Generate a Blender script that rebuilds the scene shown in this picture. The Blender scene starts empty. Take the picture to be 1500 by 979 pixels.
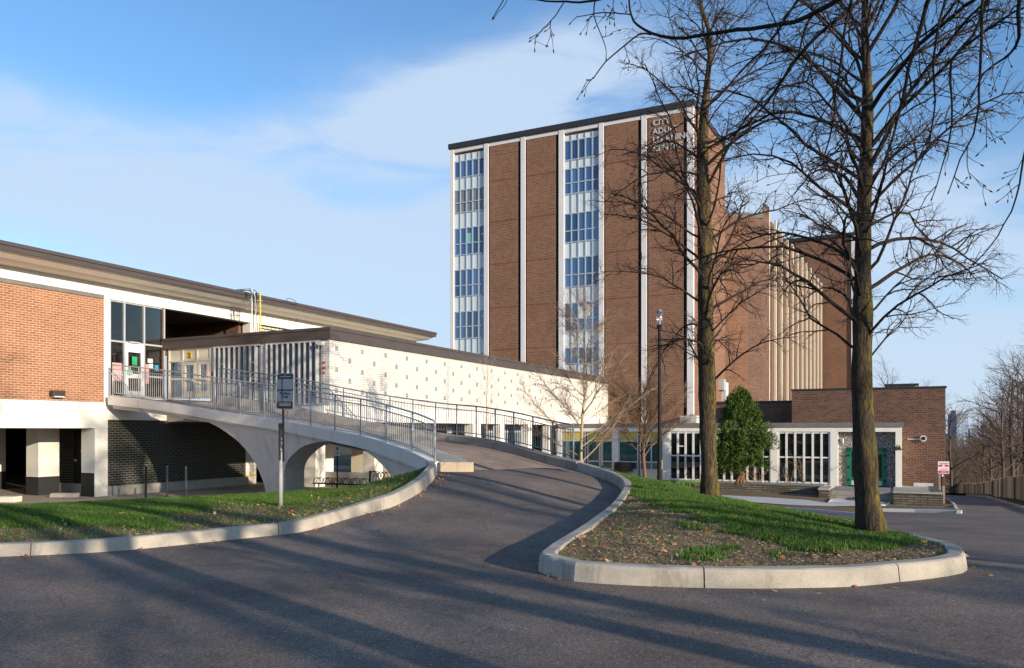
import bpy, math, random
import numpy as np
from mathutils import Vector
from mathutils.geometry import delaunay_2d_cdt
random.seed(7)
RNG = np.random.default_rng(7)
FL, CX, HY = 1150.0, 750.0, 630.0          # focal length in photo pixels, vanishing centre, horizon row
scene = bpy.context.scene
COL = scene.collection
rad = math.radians

def W(px, py, d):
    return np.array(((px - CX) * d / FL, d, (HY - py) * d / FL))

class Frame:
    """building grid: u runs away from the street, v to the right"""
    def __init__(s, deg):
        t = rad(deg); s.t = t
        s.a = (math.sin(t), math.cos(t)); s.r = (math.cos(t), -math.sin(t))
    def xy(s, v, u): return (u * s.a[0] + v * s.r[0], u * s.a[1] + v * s.r[1])
    def vu(s, x, y): return (x * s.r[0] + y * s.r[1], x * s.a[0] + y * s.a[1])
    def hu(s, px, u):
        x = (px - CX) / FL; d = u / (x * s.a[0] + s.a[1])
        return (x * s.r[0] + s.r[1]) * d, d
    def hv(s, px, v):
        x = (px - CX) / FL; d = v / (x * s.r[0] + s.r[1])
        return (x * s.a[0] + s.a[1]) * d, d
A = Frame(25.967)
T = Frame(28.0)

# ------------------------------------------------------------------ materials
def nmat(name):
    m = bpy.data.materials.new(name); m.use_nodes = True
    nt = m.node_tree; nt.nodes.clear()
    out = nt.nodes.new('ShaderNodeOutputMaterial')
    p = nt.nodes.new('ShaderNodeBsdfPrincipled')
    nt.links.new(p.outputs[0], out.inputs[0])
    return m, nt, p, out
def N(nt, t, **kw):
    n = nt.nodes.new('ShaderNode' + t)
    for k, v in kw.items():
        if k in n.inputs: n.inputs[k].default_value = v
        else: setattr(n, k, v)
    return n
def L(nt, a, b): nt.links.new(a, b)
def c4(c): return (c[0], c[1], c[2], 1.0)
def coord(nt, kind='Object', scale=(1, 1, 1)):
    tc = nt.nodes.new('ShaderNodeTexCoord'); mp = nt.nodes.new('ShaderNodeMapping')
    mp.inputs['Scale'].default_value = scale
    L(nt, tc.outputs[kind], mp.inputs[0]); return mp.outputs[0]
def ramp(nt, fac, stops):
    r = nt.nodes.new('ShaderNodeValToRGB'); e = r.color_ramp.elements
    while len(e) < len(stops): e.new(0.5)
    for i, (p, c) in enumerate(stops): e[i].position = p; e[i].color = c4(c)
    L(nt, fac, r.inputs[0]); return r.outputs[0]
def mix(nt, fac, a, b, mode='MIX'):
    m = nt.nodes.new('ShaderNodeMix'); m.data_type = 'RGBA'; m.blend_type = mode
    for s, v in ((0, fac), (6, a), (7, b)):
        if hasattr(v, 'is_output'): L(nt, v, m.inputs[s])
        elif s == 0: m.inputs[0].default_value = v
        else: m.inputs[s].default_value = c4(v)
    return m.outputs[2]
def bump(nt, p, h, strength=.3, dist=.02):
    b = N(nt, 'Bump'); b.inputs['Strength'].default_value = strength; b.inputs['Distance'].default_value = dist
    L(nt, h, b.inputs['Height']); L(nt, b.outputs[0], p.inputs['Normal'])

def plain(name, c, rough=.6, var=.12, scale=3.0, metal=0.0, bmp=.1, spec=.4, streak=False):
    m, nt, p, _ = nmat(name)
    co = coord(nt, 'Object', (scale, scale, scale * (.18 if streak else 1)))
    n = N(nt, 'TexNoise', Scale=1.0, Detail=6.0, Roughness=.65); L(nt, co, n.inputs[0])
    lo = [x * (1 - var) for x in c]; hi = [min(1, x * (1 + var)) for x in c]
    L(nt, ramp(nt, n.outputs[0], [(.3, lo), (.7, hi)]), p.inputs['Base Color'])
    p.inputs['Roughness'].default_value = rough; p.inputs['Metallic'].default_value = metal
    p.inputs['Specular IOR Level'].default_value = spec
    if bmp:
        n2 = N(nt, 'TexNoise', Scale=9.0, Detail=5.0); L(nt, co, n2.inputs[0]); bump(nt, p, n2.outputs[0], bmp, .01)
    return m

def brick(name, c1, c2, mortar, bw=.24, bh=.08, ms=.011, var=.25, rough=.85):
    m, nt, p, _ = nmat(name)
    co = coord(nt, 'UV')
    b = N(nt, 'TexBrick', Scale=1.0)
    b.inputs['Color1'].default_value = c4(c1); b.inputs['Color2'].default_value = c4(c2)
    b.inputs['Mortar'].default_value = c4(mortar); b.inputs['Mortar Size'].default_value = ms
    b.inputs['Mortar Smooth'].default_value = .15; b.inputs['Bias'].default_value = 0
    b.inputs['Brick Width'].default_value = bw; b.inputs['Row Height'].default_value = bh
    L(nt, co, b.inputs['Vector'])
    n = N(nt, 'TexNoise', Scale=.55, Detail=5.0, Roughness=.6); L(nt, co, n.inputs[0])
    v = ramp(nt, n.outputs[0], [(.3, (1 - var,) * 3), (.7, (1 + var * .6,) * 3)])
    n3 = N(nt, 'TexNoise', Scale=14.0, Detail=3.0); L(nt, co, n3.inputs[0])
    v3 = ramp(nt, n3.outputs[0], [(.3, (.82,) * 3), (.7, (1.15,) * 3)])
    c = mix(nt, 1.0, b.outputs['Color'], v, 'MULTIPLY'); c = mix(nt, 1.0, c, v3, 'MULTIPLY')
    L(nt, c, p.inputs['Base Color']); p.inputs['Roughness'].default_value = rough
    p.inputs['Specular IOR Level'].default_value = .25
    inv = N(nt, 'Math', operation='SUBTRACT'); inv.inputs[0].default_value = 1.0; L(nt, b.outputs['Fac'], inv.inputs[1])
    bump(nt, p, inv.outputs[0], .5, .008)
    return m

def concrete(name, c, var=.18, rough=.85, stain=.35):
    m, nt, p, _ = nmat(name)
    co = coord(nt)
    n = N(nt, 'TexNoise', Scale=1.3, Detail=8.0, Roughness=.7); L(nt, co, n.inputs[0])
    base = ramp(nt, n.outputs[0], [(.25, [x * (1 - var) for x in c]), (.55, c), (.8, [min(1, x * (1 + var * .5)) for x in c])])
    mp = coord(nt, 'Object', (2.2, 2.2, .5))
    n2 = N(nt, 'TexNoise', Scale=1.0, Detail=6.0, Roughness=.7, Distortion=.6); L(nt, mp, n2.inputs[0])
    st = ramp(nt, n2.outputs[0], [(.52, (1, 1, 1)), (.75, (1 - stain,) * 3)])
    g = N(nt, 'TexNoise', Scale=60.0, Detail=3.0); L(nt, co, g.inputs[0])
    gr = ramp(nt, g.outputs[0], [(.3, (.88,) * 3), (.7, (1.08,) * 3)])
    c_ = mix(nt, 1.0, base, st, 'MULTIPLY'); c_ = mix(nt, 1.0, c_, gr, 'MULTIPLY')
    L(nt, c_, p.inputs['Base Color']); p.inputs['Roughness'].default_value = rough
    p.inputs['Specular IOR Level'].default_value = .3
    bump(nt, p, g.outputs[0], .25, .01)
    return m

def asphalt(name, c=(.075, .072, .074)):
    m, nt, p, _ = nmat(name)
    co = coord(nt)
    n = N(nt, 'TexNoise', Scale=.55, Detail=7.0, Roughness=.62); L(nt, co, n.inputs[0])
    base = ramp(nt, n.outputs[0], [(.28, [x * .68 for x in c]), (.72, [x * 1.32 for x in c])])
    sp = N(nt, 'TexVoronoi', Scale=85.0); L(nt, co, sp.inputs['Vector'])
    spr = ramp(nt, sp.outputs['Color'], [(.0, (.42,) * 3), (.55, (.98,) * 3), (.9, (1.45,) * 3), (1.0, (3.4,) * 3)])
    g = N(nt, 'TexNoise', Scale=140.0, Detail=2.0); L(nt, co, g.inputs[0])
    c_ = mix(nt, 1.0, base, spr, 'MULTIPLY')
    # long hairline cracks and a few pale scuffs
    mp = coord(nt, 'Object', (.5, .22, .5))
    ck = N(nt, 'TexVoronoi', feature='DISTANCE_TO_EDGE', Scale=1.0)
    dn = N(nt, 'TexNoise', Scale=2.4, Detail=5.0); L(nt, mp, dn.inputs[0])
    va = N(nt, 'VectorMath', operation='ADD'); L(nt, mp, va.inputs[0])
    vs = N(nt, 'VectorMath', operation='SCALE'); vs.inputs['Scale'].default_value = .6
    L(nt, dn.outputs['Color'], vs.inputs[0]); L(nt, vs.outputs[0], va.inputs[1]); L(nt, va.outputs[0], ck.inputs['Vector'])
    cr = ramp(nt, ck.outputs['Distance'], [(.0, (.62,) * 3), (.006, (1, 1, 1))])
    c_ = mix(nt, .8, c_, cr, 'MULTIPLY')
    n5 = N(nt, 'TexNoise', Scale=2.6, Detail=8.0, Roughness=.75); L(nt, co, n5.inputs[0])
    du = ramp(nt, n5.outputs[0], [(.45, (1, 1, 1)), (.8, (1.35, 1.3, 1.22))])
    c_ = mix(nt, 1.0, c_, du, 'MULTIPLY')
    L(nt, c_, p.inputs['Base Color']); p.inputs['Roughness'].default_value = .88
    p.inputs['Specular IOR Level'].default_value = .25
    bump(nt, p, g.outputs[0], .5, .012)
    return m

def glass(name, tint=(.05, .07, .08), see=.5, rough=.02, refl=.12):
    """window glass: reflects by angle, lets part of the view through, the rest is tinted"""
    m = bpy.data.materials.new(name); m.use_nodes = True; nt = m.node_tree; nt.nodes.clear()
    out = nt.nodes.new('ShaderNodeOutputMaterial')
    gl = N(nt, 'BsdfGlossy', Roughness=rough); gl.inputs['Color'].default_value = (1, 1, 1, 1)
    tr = N(nt, 'BsdfTransparent'); tr.inputs['Color'].default_value = c4([min(1, .6 + t) for t in tint])
    df = N(nt, 'BsdfDiffuse'); df.inputs['Color'].default_value = c4(tint)
    m1 = N(nt, 'MixShader'); m1.inputs[0].default_value = see
    L(nt, df.outputs[0], m1.inputs[1]); L(nt, tr.outputs[0], m1.inputs[2])
    lw = N(nt, 'LayerWeight', Blend=.35)
    ad = N(nt, 'Math', operation='MULTIPLY_ADD'); L(nt, lw.outputs['Fresnel'], ad.inputs[0])
    ad.inputs[1].default_value = .75; ad.inputs[2].default_value = refl
    co = coord(nt, 'Object', (.8, .8, .8)); n = N(nt, 'TexNoise', Scale=1.0, Detail=2.0); L(nt, co, n.inputs[0])
    b = N(nt, 'Bump', Strength=.03, Distance=.05); L(nt, n.outputs[0], b.inputs['Height']); L(nt, b.outputs[0], gl.inputs['Normal'])
    m2 = N(nt, 'MixShader'); L(nt, ad.outputs[0], m2.inputs[0]); L(nt, m1.outputs[0], m2.inputs[1]); L(nt, gl.outputs[0], m2.inputs[2])
    L(nt, m2.outputs[0], out.inputs[0])
    return m

def bark(name, base, dark, moss=None, scale=1.0, mossamt=.5):
    m, nt, p, _ = nmat(name)
    co = coord(nt, 'Object', (scale * 9, scale * 9, scale * 2.0))
    n = N(nt, 'TexVoronoi', feature='DISTANCE_TO_EDGE', Scale=2.2); L(nt, co, n.inputs['Vector'])
    n1 = N(nt, 'TexNoise', Scale=2.2, Detail=8.0, Roughness=.75, Distortion=1.2); L(nt, co, n1.inputs[0])
    c = ramp(nt, n1.outputs[0], [(.32, dark), (.68, base)])
    f = ramp(nt, n.outputs['Distance'], [(.0, (.45,) * 3), (.12, (1,) * 3)])
    c = mix(nt, .8, c, f, 'MULTIPLY')
    if moss:
        g = N(nt, 'NewGeometry'); sx = N(nt, 'SeparateXYZ'); L(nt, g.outputs['Normal'], sx.inputs[0])
        # lichen keeps to one side of the trunk (the open, east side)
        e = N(nt, 'MapRange'); L(nt, sx.outputs['X'], e.inputs['Value']); e.inputs['From Min'].default_value = -.55; e.inputs['From Max'].default_value = .6
        co2 = coord(nt, 'Object', (5, 5, 1.3)); n2 = N(nt, 'TexNoise', Scale=2.0, Detail=9.0, Roughness=.8, Distortion=.8); L(nt, co2, n2.inputs[0])
        mm = N(nt, 'Math', operation='MULTIPLY'); L(nt, e.outputs[0], mm.inputs[0])
        r2 = ramp(nt, n2.outputs[0], [(.47, (0, 0, 0)), (.60, (1, 1, 1))]); L(nt, r2, mm.inputs[1])
        m3 = N(nt, 'Math', operation='MULTIPLY'); L(nt, mm.outputs[0], m3.inputs[0]); m3.inputs[1].default_value = mossamt
        c = mix(nt, m3.outputs[0], c, moss)
    L(nt, c, p.inputs['Base Color']); p.inputs['Roughness'].default_value = .95; p.inputs['Specular IOR Level'].default_value = .15
    hh = N(nt, 'Math', operation='ADD'); L(nt, n.outputs['Distance'], hh.inputs[0]); L(nt, n1.outputs[0], hh.inputs[1])
    bump(nt, p, hh.outputs[0], .9, .03)
    return m

def attr_ground(name, soil1, soil2, g1, g2):
    """lawn over soil: the mesh attribute 'turf' says where turf is"""
    m, nt, p, _ = nmat(name)
    co = coord(nt)
    at = N(nt, 'Attribute', attribute_name='turf')
    n = N(nt, 'TexNoise', Scale=2.2, Detail=9.0, Roughness=.75); L(nt, co, n.inputs[0])
    n2 = N(nt, 'TexNoise', Scale=38.0, Detail=4.0, Roughness=.7); L(nt, co, n2.inputs[0])
    s = ramp(nt, n.outputs[0], [(.3, soil1), (.7, soil2)])
    sg = ramp(nt, n2.outputs[0], [(.3, (.78,) * 3), (.7, (1.2,) * 3)])
    s = mix(nt, 1.0, s, sg, 'MULTIPLY')
    g = ramp(nt, n.outputs[0], [(.3, g1), (.7, g2)]); g = mix(nt, 1.0, g, sg, 'MULTIPLY')
    f = N(nt, 'Math', operation='ADD'); L(nt, at.outputs['Fac'], f.inputs[0])
    k = N(nt, 'Math', operation='MULTIPLY_ADD'); L(nt, n2.outputs[0], k.inputs[0]); k.inputs[1].default_value = .9; k.inputs[2].default_value = -.45
    L(nt, k.outputs[0], f.inputs[1])
    ff = ramp(nt, f.outputs[0], [(.4, (0, 0, 0)), (.6, (1, 1, 1))])
    L(nt, mix(nt, ff, s, g), p.inputs['Base Color']); p.inputs['Roughness'].default_value = 1.0
    p.inputs['Specular IOR Level'].default_value = .1
    bump(nt, p, n2.outputs[0], .45, .03)
    return m

def varied(name, stops, rough=.7, trans=0.0, scale=1.7):
    """blades, leaves, chips: colour varies from piece to piece"""
    m, nt, p, _ = nmat(name)
    g = N(nt, 'NewGeometry'); L(nt, ramp(nt, g.outputs['Random Per Island'], stops), p.inputs['Base Color'])
    p.inputs['Roughness'].default_value = rough; p.inputs['Specular IOR Level'].default_value = .25
    if trans:
        p.inputs['Transmission Weight'].default_value = 0
        p.inputs['Subsurface Weight'].default_value = 0
    return m

M = {}
M['orange_brick'] = brick('orange brick', (.38, .155, .072), (.29, .108, .048), (.50, .38, .28), .27, .09, .011, .10)
M['side_brick'] = brick('sunlit side brick', (.235, .108, .060), (.175, .076, .043), (.29, .21, .155), .30, .12, .012, .12)
M['tower_brick'] = brick('tower brick', (.25, .112, .060), (.16, .069, .040), (.31, .215, .15), .30, .13, .016, .10)
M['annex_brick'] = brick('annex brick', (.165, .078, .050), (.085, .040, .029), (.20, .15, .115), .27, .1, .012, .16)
M['black_brick'] = brick('black painted brick', (.020, .020, .018), (.028, .027, .023), (.17, .17, .135), .28, .1, .011, .2, .5)
M['white_brick'] = brick('white glazed brick', (.69, .66, .60), (.62, .59, .53), (.38, .355, .32), .32, .1, .009, .07, .45)
M['white'] = concrete('white painted concrete', (.80, .76, .68), .06, .6, .10)
M['cream'] = concrete('cream painted wall', (.66, .60, .48), .08, .7, .12)
M['pilaster'] = concrete('pale pilaster', (.70, .67, .66), .07, .6, .15)
M['conc'] = concrete('weathered concrete', (.42, .38, .32), .2)
M['conc_pale'] = concrete('pale new concrete', (.56, .53, .49), .12)
M['conc_kerb'] = concrete('kerb concrete', (.44, .39, .32), .32, .88, .6)
M['conc_bridge'] = concrete('bridge concrete', (.74, .69, .635), .14, .85, .38)
M['conc_edge'] = concrete('pale edge concrete', (.78, .74, .68), .08, .8, .15)
M['conc_wall'] = concrete('dark stained concrete', (.30, .27, .235), .2, .9, .45)
M['conc_dark'] = concrete('dark painted base', (.03, .03, .03), .2)
M['fascia'] = plain('dark brown metal fascia', (.07, .055, .05), .45, .12, 1.2, spec=.5)
M['darkcap'] = plain('black roof edge', (.03, .028, .03), .5, .1)
M['flash'] = plain('grey metal flashing', (.17, .16, .15), .5, .15, 1.5)
M['soffit'] = plain('cream soffit', (.86, .80, .70), .7, .05, 1.5)
M['alum'] = plain('aluminium frame', (.52, .53, .53), .38, .06, 2, metal=.3)
M['white_frame'] = plain('white painted frame', (.72, .71, .68), .5, .08, 2)
M['greyframe'] = plain('grey blue frame', (.36, .42, .49), .45, .06, 2)
M['panel'] = plain('pale spandrel panel', (.62, .66, .66), .35, .05, .8, bmp=0, streak=True)
M['yellow_panel'] = plain('mustard panel', (.45, .37, .10), .5, .12, 1.2, bmp=0)
M['tglass'] = glass('tower glass', (.03, .085, .21), 0.0, .03, .10)  # opaque blue of the tower panes stands in for reflected sky
M['tglass2'] = glass('tower glass dim', (.018, .05, .13), 0.0, .03, .07)
M['tglass3'] = glass('tower glass pale', (.05, .12, .26), 0.0, .04, .12)
M['tblind'] = plain('drawn blinds behind glass', (.20, .20, .22), .25, .08, 2, bmp=0)
M['glass'] = glass('clear window glass', (.03, .035, .035), .85, .01, .0)
M['dglass'] = glass('dark window glass', (.012, .016, .018), .35, .02, .04)
M['bglass'] = glass('blue window glass', (.03, .06, .10), .25, .03, .08)
M['tealglass'] = glass('teal window glass', (.02, .09, .10), .2, .03, .06)
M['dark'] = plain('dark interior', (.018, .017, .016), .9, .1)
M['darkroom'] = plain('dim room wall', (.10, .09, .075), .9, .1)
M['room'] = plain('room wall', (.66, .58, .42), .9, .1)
M['rail'] = plain('grey blue rail paint', (.17, .20, .24), .42, .1, 4, spec=.5)
M['galv'] = plain('galvanised rail', (.46, .465, .46), .42, .1, 5, metal=.25, spec=.5)
M['black_metal'] = plain('black metal', (.012, .012, .013), .65, .1, spec=.2)
M['yellow'] = plain('yellow paint', (.75, .50, .015), .5, .1)
M['red'] = plain('red paint', (.62, .02, .03), .45, .05, bmp=0)
M['green'] = plain('green paint', (.01, .16, .085), .45, .08, 3)
M['green_paper'] = plain('green paper', (.03, .36, .14), .7, .02, bmp=0)
M['pink_paper'] = plain('pink paper', (.68, .33, .34), .7, .02, bmp=0)
M['white_paper'] = plain('white paper', (.62, .62, .58), .7, .02, bmp=0)
M['blue_paper'] = plain('blue paper', (.02, .28, .50), .7, .02, bmp=0)
M['teal_paper'] = plain('pale green paper', (.20, .50, .38), .7, .02, bmp=0)
M['gblock'] = plain('glass block', (.25, .26, .23), .18, .3, 9, bmp=.2, spec=.6)
M['pebble'] = None
M['sign_grey'] = plain('sign grey', (.19, .225, .28), .45, .04, 2, bmp=0)
M['sign_black'] = plain('sign black', (.012, .012, .012), .5, .05, bmp=0)
M['sign_white'] = plain('sign white', (.74, .73, .72), .45, .03, bmp=0)
M['letters'] = plain('pale letters', (.50, .48, .48), .5, .03, bmp=0)
M['stone'] = brick('dry stone', (.20, .17, .13), (.11, .095, .075), (.035, .03, .025), .55, .11, .016, .4, .95)
def _mott():
    m, nt, p, _ = nmat('mottled post'); co = coord(nt, 'Object', (14, 14, 5)); n = N(nt, 'TexNoise', Scale=1.0, Detail=4.0, Roughness=.6); L(nt, co, n.inputs[0])
    g = N(nt, 'TexCoord'); sx = N(nt, 'SeparateXYZ'); L(nt, g.outputs['Object'], sx.inputs[0]); k = N(nt, 'MapRange'); L(nt, sx.outputs['Z'], k.inputs['Value']); k.inputs['From Min'].default_value = .5; k.inputs['From Max'].default_value = 1.5; k.inputs['To Min'].default_value = -.25; k.inputs['To Max'].default_value = .22
    a = N(nt, 'Math', operation='ADD'); L(nt, n.outputs[0], a.inputs[0]); L(nt, k.outputs[0], a.inputs[1]); L(nt, ramp(nt, a.outputs[0], [(.50, (.36, .36, .35)), (.54, (.02, .02, .022))]), p.inputs['Base Color']); p.inputs['Roughness'].default_value = .5; return m
M['post_mottled'] = _mott()
M['wood_post'] = plain('old wood post', (.26, .22, .17), .9, .3, 6, streak=True)
M['acwhite'] = plain('off white metal', (.55, .55, .53), .5, .08)
M['acbrown'] = plain('brown metal', (.05, .038, .03), .6, .15)
M['asphalt'] = asphalt('asphalt', (.178, .140, .116))
M['asphalt2'] = asphalt('worn ramp concrete', (.29, .22, .17))
M['paving'] = concrete('paving', (.42, .35, .27), .2, .9, .3)
M['lawn'] = attr_ground('lawn and soil', (.175, .108, .068), (.29, .195, .125), (.04, .07, .014), (.06, .10, .02))
M['plainground'] = attr_ground('rough ground', (.10, .07, .045), (.17, .125, .08), (.05, .06, .02), (.08, .08, .03))
M['leaf'] = varied('fallen leaves', [(0, (.34, .10, .03)), (.35, (.46, .18, .06)), (.7, (.52, .28, .13)), (1, (.58, .42, .28))])
M['straw'] = varied('dry mulch', [(0, (.17, .105, .066)), (.5, (.24, .16, .10)), (.93, (.31, .215, .14)), (1, (.42, .32, .22))])
M['blade'] = varied('grass blades', [(0, (.032, .078, .010)), (.45, (.055, .135, .014)), (.9, (.092, .180, .024)), (.95, (.22, .20, .08)), (1, (.28, .25, .11))])
M['bark1'] = bark('linden bark', (.10, .078, .056), (.018, .014, .011), (.21, .16, .022), 1.0, .8)
M['limb'] = bark('limb bark', (.08, .058, .044), (.022, .016, .013), None, 2.0)
M['twig'] = plain('twigs', (.085, .052, .04), .85, .3, 3, bmp=0)
M['bud'] = plain('buds', (.075, .035, .022), .7, .3, 5, bmp=0)
M['palebark'] = plain('pale bark', (.34, .27, .175), .8, .3, 4)
M['browntwig'] = plain('russet twigs', (.20, .125, .08), .85, .3, 3, bmp=0)
M['brownbark'] = plain('brown bark', (.16, .085, .045), .9, .3, 3)
M['bgbark'] = plain('grey bark', (.085, .062, .047), .9, .3, 1.0, bmp=0)
M['bgtwig'] = plain('grey brown twigs', (.15, .103, .075), .9, .3, .3, bmp=0)
M['cedar'] = varied('cedar foliage', [(0, (.016, .038, .008)), (.5, (.05, .10, .014)), (1, (.12, .185, .026))])
M['fencewood'] = varied('weathered boards', [(0, (.18, .11, .07)), (.4, (.34, .28, .2)), (.75, (.48, .43, .34)), (1, (.6, .53, .4))], .9)
M['bluetower'] = plain('far blue facade', (.10, .16, .28), .3, .3, .05, bmp=0)  # blue tone over the whole walls of the far blocks
M['fargrey'] = plain('far grey facade', (.25, .27, .32), .6, .2, .05, bmp=0)
def _pebble():
    m, nt, p, _ = nmat('pebble dash'); co = coord(nt)
    v = N(nt, 'TexVoronoi', Scale=15.0); L(nt, co, v.inputs['Vector'])
    L(nt, ramp(nt, v.outputs['Color'], [(.1, (.10, .09, .085)), (.5, (.24, .22, .205)), (.9, (.46, .43, .41))]), p.inputs['Base Color'])
    p.inputs['Roughness'].default_value = .8; bump(nt, p, v.outputs['Distance'], .9, .05); return m
M['pebble'] = _pebble()

# ------------------------------------------------------------------ mesh building
def tag(o, label=None, cat=None, group=None, kind=None):
    if label: o['label'] = label
    if cat: o['category'] = cat
    if group: o['group'] = group
    if kind: o['kind'] = kind
    return o
def root(name, loc, label=None, cat=None, group=None, rot=0.0):
    o = bpy.data.objects.new(name, None); COL.objects.link(o)
    o.location = loc; o.rotation_euler = (0, 0, rot); o.empty_display_size = .3
    return tag(o, label, cat, group)
class MB:
    def __init__(s, org=(0, 0, 0)):
        s.v = []; s.f = []; s.org = tuple(org)
    def add(s, vs, fs):
        b = len(s.v); s.v.extend([tuple(map(float, p)) for p in vs]); s.f.extend([tuple(b + i for i in f) for f in fs])
    def box(s, x0, x1, y0, y1, z0, z1):
        if x0 > x1: x0, x1 = x1, x0
        if y0 > y1: y0, y1 = y1, y0
        if z0 > z1: z0, z1 = z1, z0
        vs = [(x0, y0, z0), (x1, y0, z0), (x1, y1, z0), (x0, y1, z0), (x0, y0, z1), (x1, y0, z1), (x1, y1, z1), (x0, y1, z1)]
        s.add(vs, [(0, 3, 2, 1), (4, 5, 6, 7), (0, 1, 5, 4), (1, 2, 6, 5), (2, 3, 7, 6), (3, 0, 4, 7)]); return s
    def quad(s, a, b, c, d): s.add([a, b, c, d], [(0, 1, 2, 3)]); return s
    def prism(s, poly, vec):
        n = len(poly); q = [tuple(np.array(p, float) + np.array(vec, float)) for p in poly]
        s.add(list(poly) + q, [tuple(range(n))[::-1], tuple(range(n, 2 * n))] + [(i, (i + 1) % n, n + (i + 1) % n, n + i) for i in range(n)]); return s
    def tube(s, pts, r, n=6, cap=True):
        P = np.array(pts, float); k = len(P)
        R = np.full(k, r, float) if np.isscalar(r) else np.array(r, float)
        D = np.gradient(P, axis=0); D /= (np.linalg.norm(D, axis=1)[:, None] + 1e-9)
        up = np.array((0, 0, 1.0)) if abs(D[0][2]) < .9 else np.array((1.0, 0, 0))
        vs = []
        X = np.cross(up, D[0]); X /= np.linalg.norm(X) + 1e-9
        ang = np.arange(n) * 2 * math.pi / n; ca, sa = np.cos(ang)[:, None], np.sin(ang)[:, None]
        for i in range(k):
            X = X - D[i] * np.dot(X, D[i]); X /= np.linalg.norm(X) + 1e-9
            Y = np.cross(D[i], X)
            vs.append(P[i] + R[i] * (ca * X + sa * Y))
        vs = np.concatenate(vs); b = len(s.v); s.v.extend(map(tuple, vs.tolist()))
        for i in range(k - 1):
            for j in range(n):
                j2 = (j + 1) % n
                s.f.append((b + i * n + j, b + i * n + j2, b + (i + 1) * n + j2, b + (i + 1) * n + j))
        if cap and n > 3:
            s.f.append(tuple(b + j for j in range(n))[::-1]); s.f.append(tuple(b + (k - 1) * n + j for j in range(n)))
        return s
    def cyl(s, c, r, z0, z1, n=16, r2=None):
        return s.tube([(c[0], c[1], z0), (c[0], c[1], z1)], [r, r if r2 is None else r2], n)
    def build(s, name, mat, parent=None, smooth=False, uv=True, bevel=0.0):
        me = bpy.data.meshes.new(name)
        ox, oy, oz = s.org
        V = np.array(s.v, float)
        if len(V): V = V - np.array(s.org)
        me.from_pydata(V.tolist(), [], s.f)
        me.update()
        if uv and len(me.loops):
            ul = me.uv_layers.new(name='UVMap'); co = np.array(s.v)
            data = np.zeros((len(me.loops), 2))
            for p in me.polygons:
                n = p.normal
                for li in p.loop_indices:
                    c = co[me.loops[li].vertex_index]
                    if abs(n[2]) > .7: data[li] = (c[0], c[1])
                    elif abs(n[0]) > abs(n[1]): data[li] = (c[1], c[2])
                    else: data[li] = (c[0], c[2])
            ul.data.foreach_set('uv', data.ravel())
        if smooth: me.polygons.foreach_set('use_smooth', [True] * len(me.polygons))
        if mat is not None: me.materials.append(M[mat] if isinstance(mat, str) else mat)
        o = bpy.data.objects.new(name, me); COL.objects.link(o)
        if parent: o.parent = parent
        if bevel:
            b = o.modifiers.new('b', 'BEVEL'); b.width = bevel; b.segments = 2; b.limit_method = 'ANGLE'
        return o

class Bld:
    """a building in its own grid; parts are meshes under one Empty"""
    def __init__(s, fr, name, v0, u0, z0, label, cat, group=None):
        s.fr = fr; x, y = fr.xy(v0, u0); s.o = (v0, u0, z0)
        s.root = root(name, (x, y, z0), label, cat, group, -fr.t)
    def mb(s): return MB(s.o)
    def box(s, name, mat, *b, parent=None, label=None, bevel=0.0):
        m = s.mb()
        bs = b[0] if isinstance(b[0], list) else (b if isinstance(b[0], tuple) else [b])
        for q in bs: m.box(*q)
        o = m.build(name, mat, parent or s.root, bevel=bevel)
        if label: o['label'] = label
        return o

def copy_thing(r, loc, rz=0.0, scale=1.0, label=None):
    c = r.copy(); COL.objects.link(c); c.location = loc; c.rotation_euler = (0, 0, rz); c.scale = (scale,) * 3
    if label: c['label'] = label
    for ch in list(r.children):
        k = ch.copy(); COL.objects.link(k); k.parent = c
        for g in list(ch.children):
            q = g.copy(); COL.objects.link(q); q.parent = k
    return c

BOLD = .018
def text_mesh(body, size, depth=.01, align='CENTER', spacing=1.0):
    cu = bpy.data.curves.new('t', 'FONT'); cu.body = body; cu.size = size; cu.extrude = depth; cu.align_x = align
    cu.space_character = spacing; cu.offset = size * BOLD; cu.resolution_u = 3
    o = bpy.data.objects.new('t', cu); COL.objects.link(o)
    dg = bpy.context.evaluated_depsgraph_get(); me = bpy.data.meshes.new_from_object(o.evaluated_get(dg))
    COL.objects.unlink(o); bpy.data.objects.remove(o)
    return me
def put_text(name, body, size, mat, parent, x, y, z, depth=.01, align='CENTER', bold=0.0):
    """letters standing upright, facing local -y"""
    me = text_mesh(body, size, depth, align)
    vs = np.array([v.co[:] for v in me.vertices])
    new = [(a[0], -a[2], a[1]) for a in vs]
    for v, q in zip(me.vertices, new): v.co = q
    me.update(); me.name = name; me.materials.clear(); me.materials.append(M[mat])
    o = bpy.data.objects.new(name, me); COL.objects.link(o); o.parent = parent; o.location = (x, y, z)
    return o

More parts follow.
